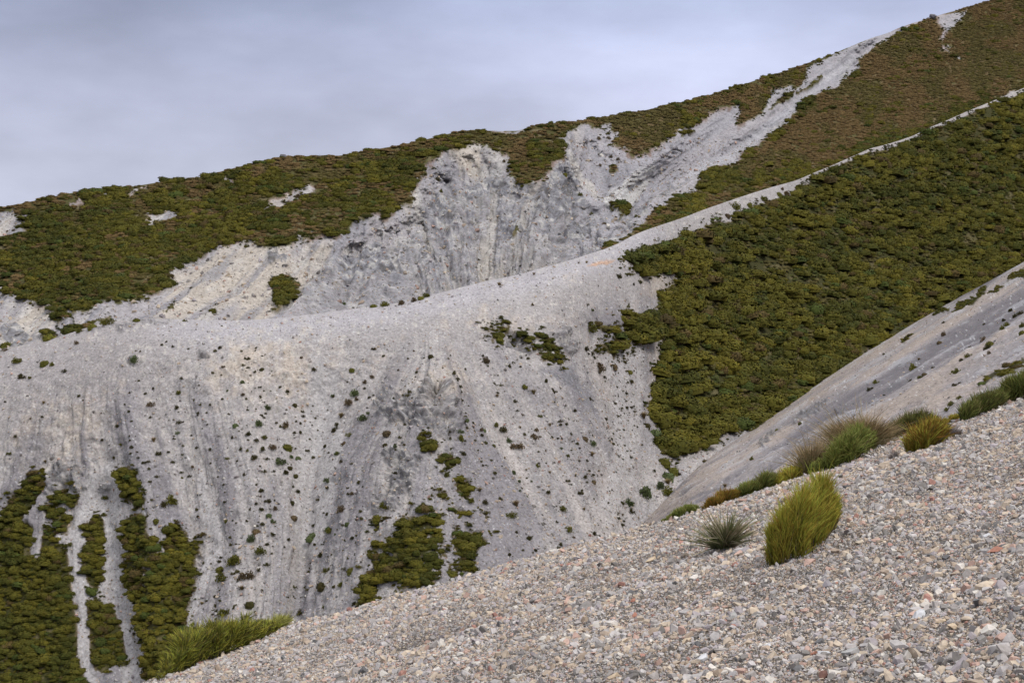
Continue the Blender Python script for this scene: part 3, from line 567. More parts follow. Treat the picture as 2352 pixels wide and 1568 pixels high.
def clean_faces(Vs, Fs, Cs):
    # quads with a repeated last index would be degenerate: shift that corner slightly by adding a vertex
    Vs = list(Vs); Cs = list(Cs); out = []
    for f_ in Fs:
        f_ = list(f_)
        if f_[2] == f_[3]:
            m = (np.array(Vs[f_[3]])+np.array(Vs[f_[0]]))/2; Vs.append(m); Cs.append(Cs[f_[0]]); f_[3] = len(Vs)-1
        out.append(f_)
    return np.array(Vs), np.array(out), np.array(Cs)
def tussock_proto(seed, n=90):
    r = np.random.RandomState(seed); Vs = []; Fs = []; Cs = []
    for i in range(n):
        a = r.rand()*6.283; lean = .15+.75*r.rand(); l = .8+.4*r.rand(); w = .05; b = len(Vs); rt = r.rand()*.18
        for j in range(4):
            t = j/3; d = rt+lean*l*t*t*.9; z = l*(t-.28*lean*t*t); ww = w*(1-t*.8)
            cx, cy = d*math.cos(a), d*math.sin(a)
            Vs += [(cx-ww*math.sin(a), cy+ww*math.cos(a), z), (cx+ww*math.sin(a), cy-ww*math.cos(a), z)]
            v = .7+.5*t+.15*r.rand(); Cs += [(v, v*.97, v*.9)]*2
        for j in range(3): Fs.append([b+2*j, b+2*j+1, b+2*j+3, b+2*j+2])
    return np.array(Vs), np.array(Fs), np.array(Cs)
def rock_proto(seed, flat=.6, cuts=11):
    r = np.random.RandomState(seed); import bmesh
    bm = bmesh.new(); bmesh.ops.create_cube(bm, size=2)
    for v in bm.verts: v.co = Vector((v.co.x*(.7+.5*r.rand()), v.co.y*(.55+.4*r.rand()), v.co.z*flat*(.7+.5*r.rand())))
    for i in range(cuts):
        nrm = Vector(r.normal(size=3)); nrm.normalize(); nrm.z *= .8; d = .48+.30*r.rand()
        g = bm.verts[:]+bm.edges[:]+bm.faces[:]
        res = bmesh.ops.bisect_plane(bm, geom=g, plane_co=nrm*d, plane_no=nrm, clear_outer=True)
        ed = [e for e in bm.edges if e.is_boundary]
        if ed: bmesh.ops.edgeloop_fill(bm, edges=ed)
    bmesh.ops.triangulate(bm, faces=bm.faces[:]); bmesh.ops.recalc_face_normals(bm, faces=bm.faces[:])
    me = bpy.data.meshes.new('stone'); bm.to_mesh(me); bm.free()
    a = me.color_attributes.new('leafvar', 'FLOAT_COLOR', 'POINT'); a.data.foreach_set('color', np.ones(4*len(me.vertices), np.float32))
    return me
def proto_mesh(name, data, mat, dome=False):
    Vs, Fs, Cs = clean_faces(*data); me = mesh_np(name, Vs, Fs, mat, Cs, colname='leafvar', smooth=dome)
    if dome:      # leaves share the rounded shading of the crown they sit on
        n_ = Vs-np.array([0, 0, -.25]); n_ = n_/np.linalg.norm(n_, axis=1, keepdims=True)
        fn = np.zeros_like(Vs); nf = np.cross(Vs[Fs[:, 1]]-Vs[Fs[:, 0]], Vs[Fs[:, 2]]-Vs[Fs[:, 0]]); nf /= np.linalg.norm(nf, axis=1, keepdims=True)+1e-9
        for k_ in range(4): fn[Fs[:, k_]] = nf
        fn *= np.sign((fn*n_).sum(1, keepdims=True)); n_ = n_*.75+fn*.35; n_ /= np.linalg.norm(n_, axis=1, keepdims=True)
        me.normals_split_custom_set_from_vertices([tuple(x) for x in n_])
    return me

def mk_collection(name, meshes):
    c_ = bpy.data.collections.new(name)
    for i, m in enumerate(meshes):
        o = bpy.data.objects.new('%s_form' % name, m); c_.objects.link(o)
    return c_
def scatter_object(name, pts, rots, scls, idx, tints, coll, label, cat):
    me = bpy.data.meshes.new(name); n = len(pts); me.vertices.add(n); me.vertices.foreach_set('co', np.asarray(pts, np.float32).ravel())
    for an, ty, dat, key in (('rot', 'FLOAT_VECTOR', rots, 'vector'), ('scl', 'FLOAT_VECTOR', scls, 'vector'), ('idx', 'INT', idx, 'value')):
        a = me.attributes.new(an, ty, 'POINT'); a.data.foreach_set(key, np.asarray(dat, np.int32 if ty == 'INT' else np.float32).ravel())
    a = me.attributes.new('tint', 'FLOAT_COLOR', 'POINT'); cc = np.ones((n, 4), np.float32); cc[:, :3] = tints; a.data.foreach_set('color', cc.ravel())
    me.update(); o = link(name, me)
    ng = bpy.data.node_groups.new(name+'_scatter', 'GeometryNodeTree')
    ng.interface.new_socket('Geometry', in_out='INPUT', socket_type='NodeSocketGeometry'); ng.interface.new_socket('Geometry', in_out='OUTPUT', socket_type='NodeSocketGeometry')
    nn = ng.nodes.new; gi = nn('NodeGroupInput'); go = nn('NodeGroupOutput'); ip = nn('GeometryNodeInstanceOnPoints'); ci = nn('GeometryNodeCollectionInfo')
    ci.inputs['Collection'].default_value = coll; ci.inputs['Separate Children'].default_value = True; ci.inputs['Reset Children'].default_value = True
    def na(nm, ty):
        q = nn('GeometryNodeInputNamedAttribute'); q.data_type = ty; q.inputs['Name'].default_value = nm; return [x for x in q.outputs if x.enabled and x.name == 'Attribute'][0]
    l = ng.links.new; e2r = nn('FunctionNodeEulerToRotation')
    l(gi.outputs[0], ip.inputs['Points']); l(ci.outputs[0], ip.inputs['Instance']); ip.inputs['Pick Instance'].default_value = True
    l(na('idx', 'INT'), ip.inputs['Instance Index']); l(na('rot', 'FLOAT_VECTOR'), e2r.inputs[0]); l(e2r.outputs[0], ip.inputs['Rotation']); l(na('scl', 'FLOAT_VECTOR'), ip.inputs['Scale'])
    l(ip.outputs[0], go.inputs[0])
    m = o.modifiers.new('scatter', 'NODES'); m.node_group = ng
    tag(o, label, cat, kind='stuff'); return o
def sample(sh, weight, n, seed, world=True):
    """random grid cells, by true area times weight; returns points, normals, and traced coordinates"""
    r = np.random.RandomState(seed); P = sh.P; du = P[1:, 1:]-P[1:, :-1]; dv = P[1:, 1:]-P[:-1, 1:]
    nr = np.cross(du, dv); ar = np.linalg.norm(nr, axis=-1)
    w = (ar if world else 1.0)*weight[1:, 1:]; w = w.ravel().astype(np.float64); w /= w.sum()
    q = r.choice(len(w), n, p=w); R_, C_ = ar.shape; i = q//C_; j = q % C_
    a = r.rand(n)[:, None]; b = r.rand(n)[:, None]
    p = P[i, j]*(1-a)*(1-b)+P[i+1, j]*a*(1-b)+P[i, j+1]*(1-a)*b+P[i+1, j+1]*a*b
    return p, i, j
SHRUB_DATA = [leaf_shrub(500+i, 900, 1.0, .55+.1*(i % 3), .07, 5+i % 3) for i in range(6)]
SHRUB_I = [proto_mesh('shrub', d, M_LEAF_I, True) for d in SHRUB_DATA]
RAG_DATA = [ragged_shrub(560+i) for i in range(6)]
SHRUB_O = [proto_mesh('shrub', d, M_LEAF_O, True) for d in SHRUB_DATA[:2]]+[proto_mesh('shrub', d, M_LEAF_O) for d in RAG_DATA[:5]]
RAG_I = [proto_mesh('shrub', d, M_LEAF_I) for d in RAG_DATA]
TUSS_I = [proto_mesh('tussock', tussock_proto(600+i), M_LEAF_I, True) for i in range(3)]
TUSS_O = [proto_mesh('tussock', tussock_proto(620+i, 150), M_LEAF_O) for i in range(2)]
CSH = mk_collection('shrub', SHRUB_I); CRG = mk_collection('straggler', RAG_I); CTU = mk_collection('tussock', TUSS_I)
ROCKM = []
for i in range(10):
    m_ = rock_proto(700+i, .45+.05*(i % 5)); m_.materials.append(M_STONE_I); ROCKM.append(m_)
ROCKO = []
for i in range(6):
    m_ = rock_proto(740+i, .5+.05*(i % 4), 14); m_.materials.append(M_STONE_O); ROCKO.append(m_)
CST = mk_collection('stone', ROCKM)

G_PAL = np.array([(.060, .066, .012), (.085, .082, .014), (.105, .088, .018), (.050, .060, .014), (.075, .055, .016), (.060, .085, .016)])
def green(n, u, v, r, zone=0):
    base = fbm2(np.asarray(u)*.012, np.asarray(v)*.018, 3, 401+zone)
    t = np.clip(.42+.40*base+.20*r.normal(size=n), 0, .999)
    dk = np.array([.053, .057, .0105]); lt = np.array([.138, .118, .017]); c_ = dk+(lt-dk)*t[:, None]
    br = r.rand(n) < .07; c_[br] = np.array([.088, .064, .024])*(.8+.4*r.rand(br.sum()))[:, None]
    gn = r.rand(n) < .05; c_[gn] = np.array([.062, .080, .018])
    return c_*(.85+.3*r.rand(n))[:, None]*.95

# ------------------------------------------------------------------ scrub on the hill, on the green slope, tussock land
def scrub(name, sh, wt, n, seed, smin, smax, label, flat=.62):
    r = np.random.RandomState(seed+1); p, i, j = sample(sh, wt, n, seed); u = sh.U[i, j]; v = sh.V[i, j]
    sc_ = smin+(smax-smin)*r.rand(n)**2.3; sz = np.stack([sc_*(.95+.5*r.rand(n)), sc_*(.8+.4*r.rand(n)), sc_*flat*(.8+.6*r.rand(n))], -1)
    rot = np.zeros((n, 3)); rot[:, 2] = r.normal(size=n)*.9+math.pi*(r.rand(n) < .5); rot[:, 0] = .12*r.normal(size=n); rot[:, 1] = .12*r.normal(size=n)
    return p, rot, sz, r.randint(0, 6, n), green(n, u, v, r, seed)
hm = (H.raw < -3.5)*ss(H.T, 0, .004); clump = ss(fbm2(H.U*.022, H.V*.035, 4, 451, .6)+.10-.35*np.exp(-((H.V-SKY_L(H.U))/28)**2), -.18, .14)
onvis = (np.arange(H.P.shape[0]) >= H.r0)[:, None]
w_h = hm*onvis*(1-.96*H.grass)*(.05+.95*clump)
hp = scrub('x', H, w_h, 15500, 31, .7, 2.4, '')
w_g = hm*onvis*np.clip(.10+.9*H.grass+.5*(1-clump), 0, 1)
ng_ = 34000; pg, i, j = sample(H, w_g, ng_, 41); r = np.random.RandomState(42)
scatter_object('scrub', *hp, CSH, 'low olive green scrub covering the far hill above the eroded bowl', 'scrub')
tg = lerp(np.ones((ng_, 3))*np.array([.172, .116, .054]), (.112, .098, .034), ss(fbm2(H.U[i, j]*.02, H.V[i, j]*.03, 3, 461), -.2, .4)*.8)*(.8+.4*r.rand(ng_))[:, None]
rr_ = np.zeros((ng_, 3)); rr_[:, 2] = r.rand(ng_)*6.28; ts = (.6+.9*r.rand(ng_)**2)[:, None]*np.ones(3)*[1.25, 1.0, .55]
scatter_object('tussock_grass', pg, rr_, ts, r.randint(0, 6, ng_), tg, CSH, 'brown tussock grass on the upper right of the far hill', 'grass')
w_s = S.vin*(np.arange(S.P.shape[0]) >= S.r0)[:, None]*np.maximum(.06+.94*ss(fbm2(S.U*.024, S.V*.045, 4, 471, .6), -.34, -.05), 1.0-((S.U > 1590) & (S.V < 960)))
big = scrub('x', S, w_s*(S.U > 1370), 14500, 51, .5, 3.5, '')
scatter_object('scrub', *big, CSH, 'dense olive green scrub on the big right-hand slope below the pale track', 'scrub')
low = scrub('x', S, w_s*(S.U <= 1370), 8500, 61, .22, 1.35, '')
scatter_object('scrub', *low, CSH, 'dark green scrub in strips at the foot of the grey spur', 'scrub')
wq = S.vin*(S.U > 1370)*(S.T > .01); pq, i, j = sample(S, wq, 9000, 53); r = np.random.RandomState(54); rq = np.zeros((9000, 3)); rq[:, 2] = r.rand(9000)*6.28
tq = lerp(np.ones((9000, 3))*np.array([.135, .115, .045]), (.095, .105, .035), ss(fbm2(S.U[i, j]*.03, S.V[i, j]*.04, 3, 479), -.2, .3))*(.85+.3*r.rand(9000))[:, None]
scatter_object('tussock_grass', pq, rq, (.6+.7*r.rand(9000))[:, None]*np.array([1.3, 1.0, .55]), r.randint(0, 6, 9000), tq, CSH, 'dull green grass growing between the scrub of the big right-hand slope', 'grass')
edgew = (S.chn > 2)*np.exp(-((S.vraw+3)/8.0)**2)*(S.T > .004)*(fbm2(S.U*.06, S.V*.06, 3, 477) > 0)
ed = scrub('x', S, edgew, 3800, 57, .18, .8, '')
scatter_object('scrub', *ed, CRG, 'small straggling shrubs along the edges of the scrub on the spur', 'scrub')
edh = np.exp(-((H.raw-1)/5.0)**2)*(H.T > .02)*onvis*(fbm2(H.U*.05, H.V*.05, 3, 478) > -.1)
ed = scrub('x', H, edh, 1800, 58, .35, .9, '')
scatter_object('scrub', *ed, CRG, 'small straggling shrubs at the lip of the eroded bowl', 'scrub')
bb = scrub('x', B, B.veg*ss(B.T, 0, .01), 900, 71, .25, .75, '')
scatter_object('scrub', *bb, CSH, 'low dark scrub in thin strips along the right-hand scree slope', 'scrub')

# ------------------------------------------------------------------ loose stones
S_PAL = np.array([(.37, .345, .335), (.29, .265, .25), (.43, .355, .275), (.36, .285, .22), (.50, .465, .42), (.18, .165, .155), (.40, .275, .225), (.33, .295, .30), (.13, .125, .125), (.33, .18, .145)])
S_PW = np.array([.19, .17, .17, .12, .09, .08, .07, .08, .02, .012]); S_PW /= S_PW.sum()
def stones(name, sh, wt, n, seed, sizef, label, bright=1.0, world=True, sink=.1):
    r = np.random.RandomState(seed+1); p, i, j = sample(sh, wt, n, seed, world)
    sc_ = sizef(p, r, n); sz = sc_[:, None]*np.stack([.8+.6*r.rand(n), .8+.4*r.rand(n), .7+.5*r.rand(n)], -1)
    rot = np.stack([.6*r.normal(size=n), .6*r.normal(size=n)-.2, r.rand(n)*6.28], -1)
    t = S_PAL[r.choice(len(S_PAL), n, p=S_PW)]*(.88+.24*r.rand(n))[:, None]*bright
    t = t*(1+.16*fbm3(p, 1.1, 3, 611))[:, None]
    p = p.copy(); p[:, 2] += sc_*(.25-sink)
    scatter_object(name, p, rot, sz, r.randint(0, 10, n), t, CST, label, 'stones')
fgw = (np.arange(F.P.shape[0]) >= 2)[:, None]*np.where((F.U > -60) & (F.U < 2420) & (F.V < 1630), 1, np.where((F.U < 3300) & (F.V < 1900), .42, .08))
cellA = 1.0
def fsize(p, r, n):
    d = p[:, 1]; b = .0040*(1+.052*d)*(1+.30*fbm3(p*np.array([1, .6, 1]), .9, 3, 615)); return b*np.clip((r.rand(n)+1e-4)**-.38, 1, 7.5)
# nearer ground shows more of its small stones
dens = np.clip(1/np.maximum(F.P[..., 1], 4)**1.25, 0, 1)
stones('gravel', F, fgw*dens, 640000, 81, fsize, 'grey, tan and pinkish broken stones covering the near slope', 1.07)
stones('scree_stones', S, (1-S.veg)*ss(S.T, 0, .01)*(S.U > -100)*(S.U < 1700)*(.35+ss(S.T, .1, .6))*(np.arange(S.P.shape[0]) >= S.r0)[:, None], 26000, 83,
       lambda p, r, n: .07*np.clip((r.rand(n)+1e-4)**-.4, 1, 5), 'pale loose stones scattered over the grey spur', .92)
stones('scree_stones', B, (1-B.veg)*ss(B.T, 0, .02), 16000, 85, lambda p, r, n: .045*np.clip((r.rand(n)+1e-4)**-.38, 1, 5), 'loose stones on the scree slope at the right', .85)
stones('scree_stones', H, H.bare*(H.U > -100)*(H.U < 1800)*(H.V > 320)*(np.arange(H.P.shape[0]) >= H.r0)[:, None], 12000, 87,
       lambda p, r, n: .13*np.clip((r.rand(n)+1e-4)**-.4, 1, 6), 'broken rock strewn down the eroded face of the far hill', .88)

r = np.random.RandomState(95); wt_ = (1-S.veg)*(S.T > .06)*(S.U > 300)*(S.U < 1480)*(S.V > 800)*ss(fbm2(fall_s(S.U, S.V, True)*.035, S.V*.006, 4, 501), .05, .32)
p, i, j = sample(S, wt_, 900, 94); sz = (.13+.36*r.rand(900)**2)[:, None]*np.array([1, 1, 1.1]); rot = np.zeros((900, 3)); rot[:, 2] = r.rand(900)*6.28
scatter_object('tiny_plants', p, rot, sz, r.randint(0, 6, 900), np.array([.07, .062, .025])*(.6+.9*r.rand(900))[:, None], CRG, 'tiny dark plants dotted over the scree of the grey spur', 'plants')
# ------------------------------------------------------------------ single shrubs, tufts and stones one can point to
ORD = 'first second third fourth fifth sixth seventh eighth ninth tenth eleventh twelfth thirteenth fourteenth fifteenth sixteenth seventeenth eighteenth nineteenth twentieth'.split()
def ordn(i):
    if i < 20: return ORD[i]
    return {2: 'twenty', 3: 'thirty', 4: 'forty'}[(i+1)//10]+'-'+(ORD[(i+1) % 10-1] if (i+1) % 10 else 'zeroth')
KINDS = {'d': ('cushion_shrub', 'dark brown-green cushion shrub', 'shrub', [(.045, .042, .014), (.055, .046, .018)]),
         'g': ('cushion_shrub', 'grey-green leafy cushion shrub', 'shrub', [(.095, .120, .055), (.075, .095, .038)]),
         'o': ('olive_shrub', 'olive green shrub', 'shrub', [(.11, .105, .02), (.085, .085, .018)]),
         'b': ('dry_shrub', 'dry brown shrub', 'shrub', [(.12, .085, .05), (.10, .075, .045)]),
         't': ('grass_tuft', 'straw brown grass tuft', 'grass tuft', [(.20, .15, .08), (.16, .125, .06)])}
def zone(sh, u, v):
    if sh is F: return 'on the near gravel slope'
    if sh is H:
        if v < RIDGE(u)-330 or u > 1700: return 'high on the far hill'
        if u < 330: return 'at the left end of the far hill'
        if u < 760: return 'on the pale scree below the far scrub'
        if u < 1080: return 'in the left part of the eroded bowl'
        if u < 1300: return 'in the middle of the eroded bowl'
        return 'in the right part of the eroded bowl'
    if sh is B: return 'on the right-hand scree, upper part' if u > 2150 else 'on the right-hand scree, lower part'
    if v < RIDGE(u)+16: return 'along the crest of the grey spur'
    if u < 330: return 'on the smooth left shoulder of the spur' if v < 1060 else 'among the scrub strips at lower left'
    if u < 720:
        if v < 930: return 'in the tan band under the spur crest'
        if u < 470: return 'on the left streaked scree of the spur'
        if v < 1040: return 'beside and left of the long pale chute'
        if v < 1180: return 'left of the pale chute, halfway down'
        return 'low on the scree above the near bush'
    if u < 860: return 'on the right edge of the pale chute'
    if u < 1090:
        if v < 890: return 'above the dark rock knob'
        if v < 1110: return 'around the dark rock knob'
        return 'below the dark rock knob'
    if u < 1370 and v > 750:
        if v < 940: return 'on the upper fan right of the rock knob'
        if v < 1080: return 'on the middle fan right of the rock knob'
        return 'at the foot of the fan above the gravel'
    if u > 1560 or v < 560: return 'beside the thin pale track'
    if v < 700: return 'on the pale shoulder beside the green slope'
    if v < 960: return 'on the pale gully beside the green slope'
    return 'at the bottom of the pale gully'
REG = []
def put(sh, u, v, r, k, asp=1.0):
    REG.append((sh, u, v, r, k, asp))
def puts(sh, tr, lst):
    kx = {'V1': V1, 'V2': V2, 'V3': V3, 'V4': V4, 'V5': V5, 'V6': V6}[tr]; sc_ = {'V1': .3336, 'V2': .3336, 'V3': .3336, 'V4': .4875, 'V5': .4029, 'V6': .414}[tr]
    for it in lst:
        (u, v), = kx([(it[0], it[1])]); put(sh, u, v, it[2]*sc_, it[3], it[4] if len(it) > 4 else 1.0)
puts(S, 'V4', [(80,50,22,'o'),(205,58,26,'o'),(243,68,14,'o'),(95,122,18,'d'),(138,127,10,'o'),(307,102,10,'d'),(380,222,8,'d'),(205,250,12,'t'),(22,240,6,'d'),(203,320,7,'d'),(145,325,9,'t'),(45,490,11,'o'),(80,412,9,'d'),(210,520,12,'t'),(635,55,22,'g'),(720,178,8,'d'),(682,202,9,'d'),(613,205,6,'d'),(590,258,6,'d'),(610,294,8,'d'),(545,352,12,'d'),(840,192,14,'o'),(858,138,9,'d'),
 (707,258,15,'b'),(708,310,7,'d'),(835,272,10,'d'),(848,345,11,'d'),(935,298,8,'d'),(990,258,7,'d'),(1075,295,7,'d'),(843,396,9,'g'),(820,420,6,'d'),(725,424,17,'t'),(613,408,5,'d'),(478,420,8,'d'),(560,440,10,'o'),(620,460,11,'d'),(523,498,9,'d'),(745,492,12,'d',1.6),(683,534,12,'d'),(737,600,9,'d'),(850,570,7,'d'),(850,592,7,'o'),(927,460,8,'d'),(992,470,9,'d'),(905,545,8,'b'),(1112,360,15,'g'),(1218,350,22,'g'),
 (1258,265,19,'g'),(1383,265,13,'d'),(1347,365,15,'b',1.9),(1170,395,14,'d'),(1243,412,13,'o'),(1390,345,7,'d'),(1412,350,8,'d'),(1380,400,8,'d'),(1408,395,9,'d'),(1210,425,12,'d'),(1135,467,10,'d'),(1095,410,8,'d'),(1240,463,15,'d'),(1290,455,19,'b'),(1355,455,24,'o'),(1400,510,13,'g'),(1370,503,11,'g'),(1318,520,25,'g'),(1203,505,16,'d'),(1075,515,9,'o'),(1118,522,7,'d'),(1165,470,8,'o'),(1260,505,8,'d'),
 (1345,575,15,'d'),(1392,588,13,'d'),(1367,552,13,'d'),(1388,637,9,'d'),(1407,665,12,'d'),(1385,710,13,'d'),(1235,652,11,'d'),(1290,570,8,'d'),(1205,625,7,'d'),(1147,582,10,'d'),(1267,703,12,'d'),(1202,717,9,'d'),(1175,742,9,'d'),(1228,680,7,'b'),(1300,735,15,'b'),(1067,722,8,'d'),(1268,768,14,'g'),(1287,797,13,'g'),(1390,780,17,'b'),(1152,792,8,'d'),(1290,858,12,'d'),(1365,890,10,'d'),(1355,915,6,'d'),(1070,815,9,'o',1.7),
 (1197,840,19,'b'),(1168,878,22,'g'),(1220,938,24,'o'),(1105,990,32,'o'),(1150,1052,30,'b'),(1030,1020,26,'o'),(1035,1070,28,'o'),(1208,1018,11,'d'),(930,780,7,'d'),(805,712,30,'o'),(768,730,16,'d'),(736,790,15,'o'),(490,690,16,'o'),(490,775,10,'o'),(165,895,15,'o'),(325,915,14,'o'),(590,1480,25,'o'),(945,1187,12,'t'),(1130,1110,20,'t'),(1160,1175,22,'d'),(925,865,7,'d'),(1060,640,7,'d'),(1150,1240,9,'g'),(1065,1250,28,'o'),
 (1472,872,26,'g'),(1540,773,11,'d'),(1545,612,19,'g'),(1545,650,9,'d'),(1478,98,12,'d'),(1570,215,9,'g'),(1535,455,8,'d'),(1500,960,15,'d'),(1558,858,18,'o'),(1523,1110,22,'d'),(1455,1000,7,'b'),(1520,1210,9,'o'),(1595,1095,13,'o'),(1587,490,10,'g'),(1425,315,9,'d'),(1225,175,8,'d'),(1320,175,8,'d'),(1140,160,11,'g'),(1230,88,13,'d'),(1170,95,7,'d'),(1225,215,7,'d'),(1145,215,9,'b'),(1070,185,7,'g'),(1250,300,7,'d'),
 (1418,38,8,'b'),(1055,90,8,'b'),(1300,690,6,'d'),(1000,540,6,'d'),(690,780,7,'d'),(1410,1240,16,'d'),(1360,1160,7,'d'),(1395,1110,10,'o'),(1220,1110,8,'d'),(1185,1215,6,'d'),(640,1045,8,'o'),(905,1285,11,'o'),(970,1175,6,'d'),(395,240,5,'b'),(480,300,4,'b'),(900,400,5,'d'),(1030,600,6,'d')])
puts(S, 'V5', [(297,252,17,'o'),(272,325,6,'d'),(375,333,15,'b'),(372,365,9,'d'),(408,292,15,'b'),(563,265,8,'b'),(617,197,8,'b'),(745,178,15,'d'),(703,180,6,'d'),(420,140,12,'d'),(650,150,7,'b'),(1060,200,26,'b'),(1195,237,13,'d'),(1250,247,9,'d'),(1215,215,9,'d'),(950,237,9,'d'),(917,265,6,'d'),(815,245,6,'d'),(1283,353,16,'o'),(1330,390,21,'t'),(1395,330,11,'d'),(1440,385,15,'d'),(1125,402,14,'t'),(1225,435,13,'d'),(190,408,9,'d'),
 (315,398,27,'g'),(290,455,24,'b'),(325,430,14,'b'),(390,410,11,'d'),(415,395,7,'d'),(235,515,27,'t'),(362,540,26,'g'),(400,510,12,'g'),(195,605,20,'d',1.4),(215,572,14,'d'),(287,630,17,'o'),(248,675,15,'b'),(145,697,10,'d'),(170,733,8,'d'),(210,735,13,'o'),(190,770,8,'t'),(247,788,11,'d'),(310,803,8,'d'),(303,972,12,'b'),(250,1065,26,'b'),(285,1145,16,'g'),(65,1215,28,'g'),(170,1175,20,'g'),(203,1195,9,'g'),(105,1300,18,'d'),
 (290,1398,27,'o'),(150,1395,20,'o'),(130,1490,22,'d'),(225,1467,20,'o'),(505,620,26,'b'),(490,687,17,'d'),(548,700,13,'g'),(600,570,9,'d'),(535,420,9,'d'),(875,480,9,'d'),(920,560,17,'g'),(895,625,19,'g'),(908,665,24,'o'),(843,620,11,'d'),(920,752,16,'d'),(740,1000,11,'o'),(843,855,19,'o'),(480,1035,20,'o'),(970,1015,22,'o'),(1050,1020,17,'d'),(1015,950,20,'t'),(1060,585,15,'g'),(1030,600,13,'b'),(1058,670,12,'o'),(1108,690,13,'o'),
 (1165,592,24,'d'),(1125,560,16,'o'),(1200,645,17,'g'),(1245,680,32,'b'),(1180,740,10,'t'),(1055,802,6,'d'),(1142,815,6,'d'),(1258,578,12,'t'),(1240,485,8,'d'),(1275,497,8,'b'),(1335,635,24,'b'),(1375,625,8,'b'),(1375,510,12,'o'),(1355,590,14,'b'),(1443,630,10,'d'),(1500,695,12,'g'),(1527,745,13,'o'),(1620,650,22,'b'),(1655,640,8,'d'),(1667,685,23,'g'),(1657,740,28,'t'),(1430,563,15,'t'),(1432,830,15,'t'),(1235,822,14,'g'),(1297,812,8,'t'),
 (1262,878,12,'g'),(1327,878,8,'g'),(1360,790,14,'o'),(1280,912,8,'t'),(1297,970,8,'g'),(1250,950,8,'g'),(1410,957,14,'d'),(1500,1040,26,'o'),(1530,1165,26,'o'),(1225,1035,27,'t'),(1205,1095,28,'o'),(1565,490,11,'d'),(1653,422,11,'d'),(1725,490,7,'t'),(1848,598,7,'d'),(1862,470,12,'d'),(1884,470,12,'d'),(1705,830,11,'t'),(1675,890,16,'b'),(1630,865,14,'d'),(1595,770,9,'d'),(1590,965,13,'d'),(1755,1013,9,'d'),(1840,1010,15,'d'),(1887,1062,16,'d'),
 (1848,1078,11,'t'),(1680,1190,15,'d'),(1227,1197,12,'d'),(1300,1225,16,'d'),(1545,910,7,'d'),(1470,1110,9,'d'),(1635,137,16,'d'),(1680,160,14,'d'),(1720,240,32,'b'),(1785,240,22,'b'),(1865,270,16,'o'),(1880,330,15,'d'),(1620,1050,14,'t'),(1560,1210,10,'b'),(1480,1260,12,'d'),(1140,90,26,'o'),(1665,12,40,'o'),(1500,640,7,'d'),(1410,700,8,'b'),(1460,770,6,'d')])
puts(S, 'V6', [(355,1310,36,'o'),(405,1352,30,'o'),(385,1390,34,'g'),(305,1360,11,'d'),(445,1375,12,'d'),(380,1425,26,'t'),(335,1445,30,'g'),(250,1500,52,'g'),(375,1485,34,'o'),(600,1205,18,'o'),(245,1057,28,'t'),(265,1110,24,'d'),(310,1140,40,'g'),(133,1137,8,'d'),(105,283,18,'d'),(185,330,9,'d'),(218,322,15,'d'),(15,577,11,'d'),(160,1545,30,'g')])
puts(S, 'V3', [(360,1432,33,'o'),(450,1407,23,'o'),(553,1374,25,'o'),(660,1340,24,'o'),(716,1333,25,'b'),(685,1302,14,'b'),(310,1482,22,'b'),(230,1506,18,'g')])
puts(S, 'V2', [(1085,1282,23,'t'),(1325,1199,15,'t'),(1690,1112,14,'t'),(1635,1116,12,'t'),(590,1345,24,'o'),(540,1362,26,'o'),(500,1378,20,'b'),(410,1396,26,'b'),(300,1410,28,'o'),(220,1418,26,'o'),(1685,1415,10,'d'),(1310,1420,12,'b')])
puts(S, 'V1', [(1270,1175,14,'o'),(940,1170,26,'o'),(730,1196,34,'o'),(630,1218,34,'o'),(540,1250,26,'o'),(340,1285,44,'o'),(1150,1328,9,'d'),(1113,1346,11,'d'),(1190,1357,12,'d'),(1510,1362,15,'d'),(1297,1373,9,'d'),(1525,1212,7,'d'),(40,1375,20,'b'),(530,1327,16,'b'),(970,1397,9,'b')])
puts(H, 'V2', [(1545,522,20,'o'),(1650,642,15,'o'),(1720,777,14,'o'),(1120,435,12,'b'),(665,537,22,'d'),(500,685,14,'b'),(955,1087,12,'d'),(1120,1141,9,'d'),(1120,1166,8,'d'),(1227,1124,10,'d'),(605,981,6,'d'),(970,1131,7,'d'),(20,1357,14,'g'),(80,1388,8,'d'),(1855,388,15,'b'),(1770,272,16,'b'),(1840,264,18,'b'),(1900,407,13,'b'),(1775,461,12,'b'),(1815,852,14,'b'),(1890,797,11,'b'),(2020,800,17,'o'),(685,632,16,'o'),(1245,597,13,'o'),(2130,905,22,'g'),(2262,32,14,'o')])
puts(H, 'V1', [(1490,1077,9,'d'),(1205,1058,11,'d'),(1383,1114,8,'d'),(950,1042,13,'d'),(1315,979,11,'d'),(810,1057,14,'d'),(750,1042,19,'d'),(1955,352,18,'d'),(2055,322,22,'b'),(2120,319,22,'b'),(50,551,12,'b'),(90,556,13,'b'),(20,1335,44,'o'),(2240,50,24,'d')])
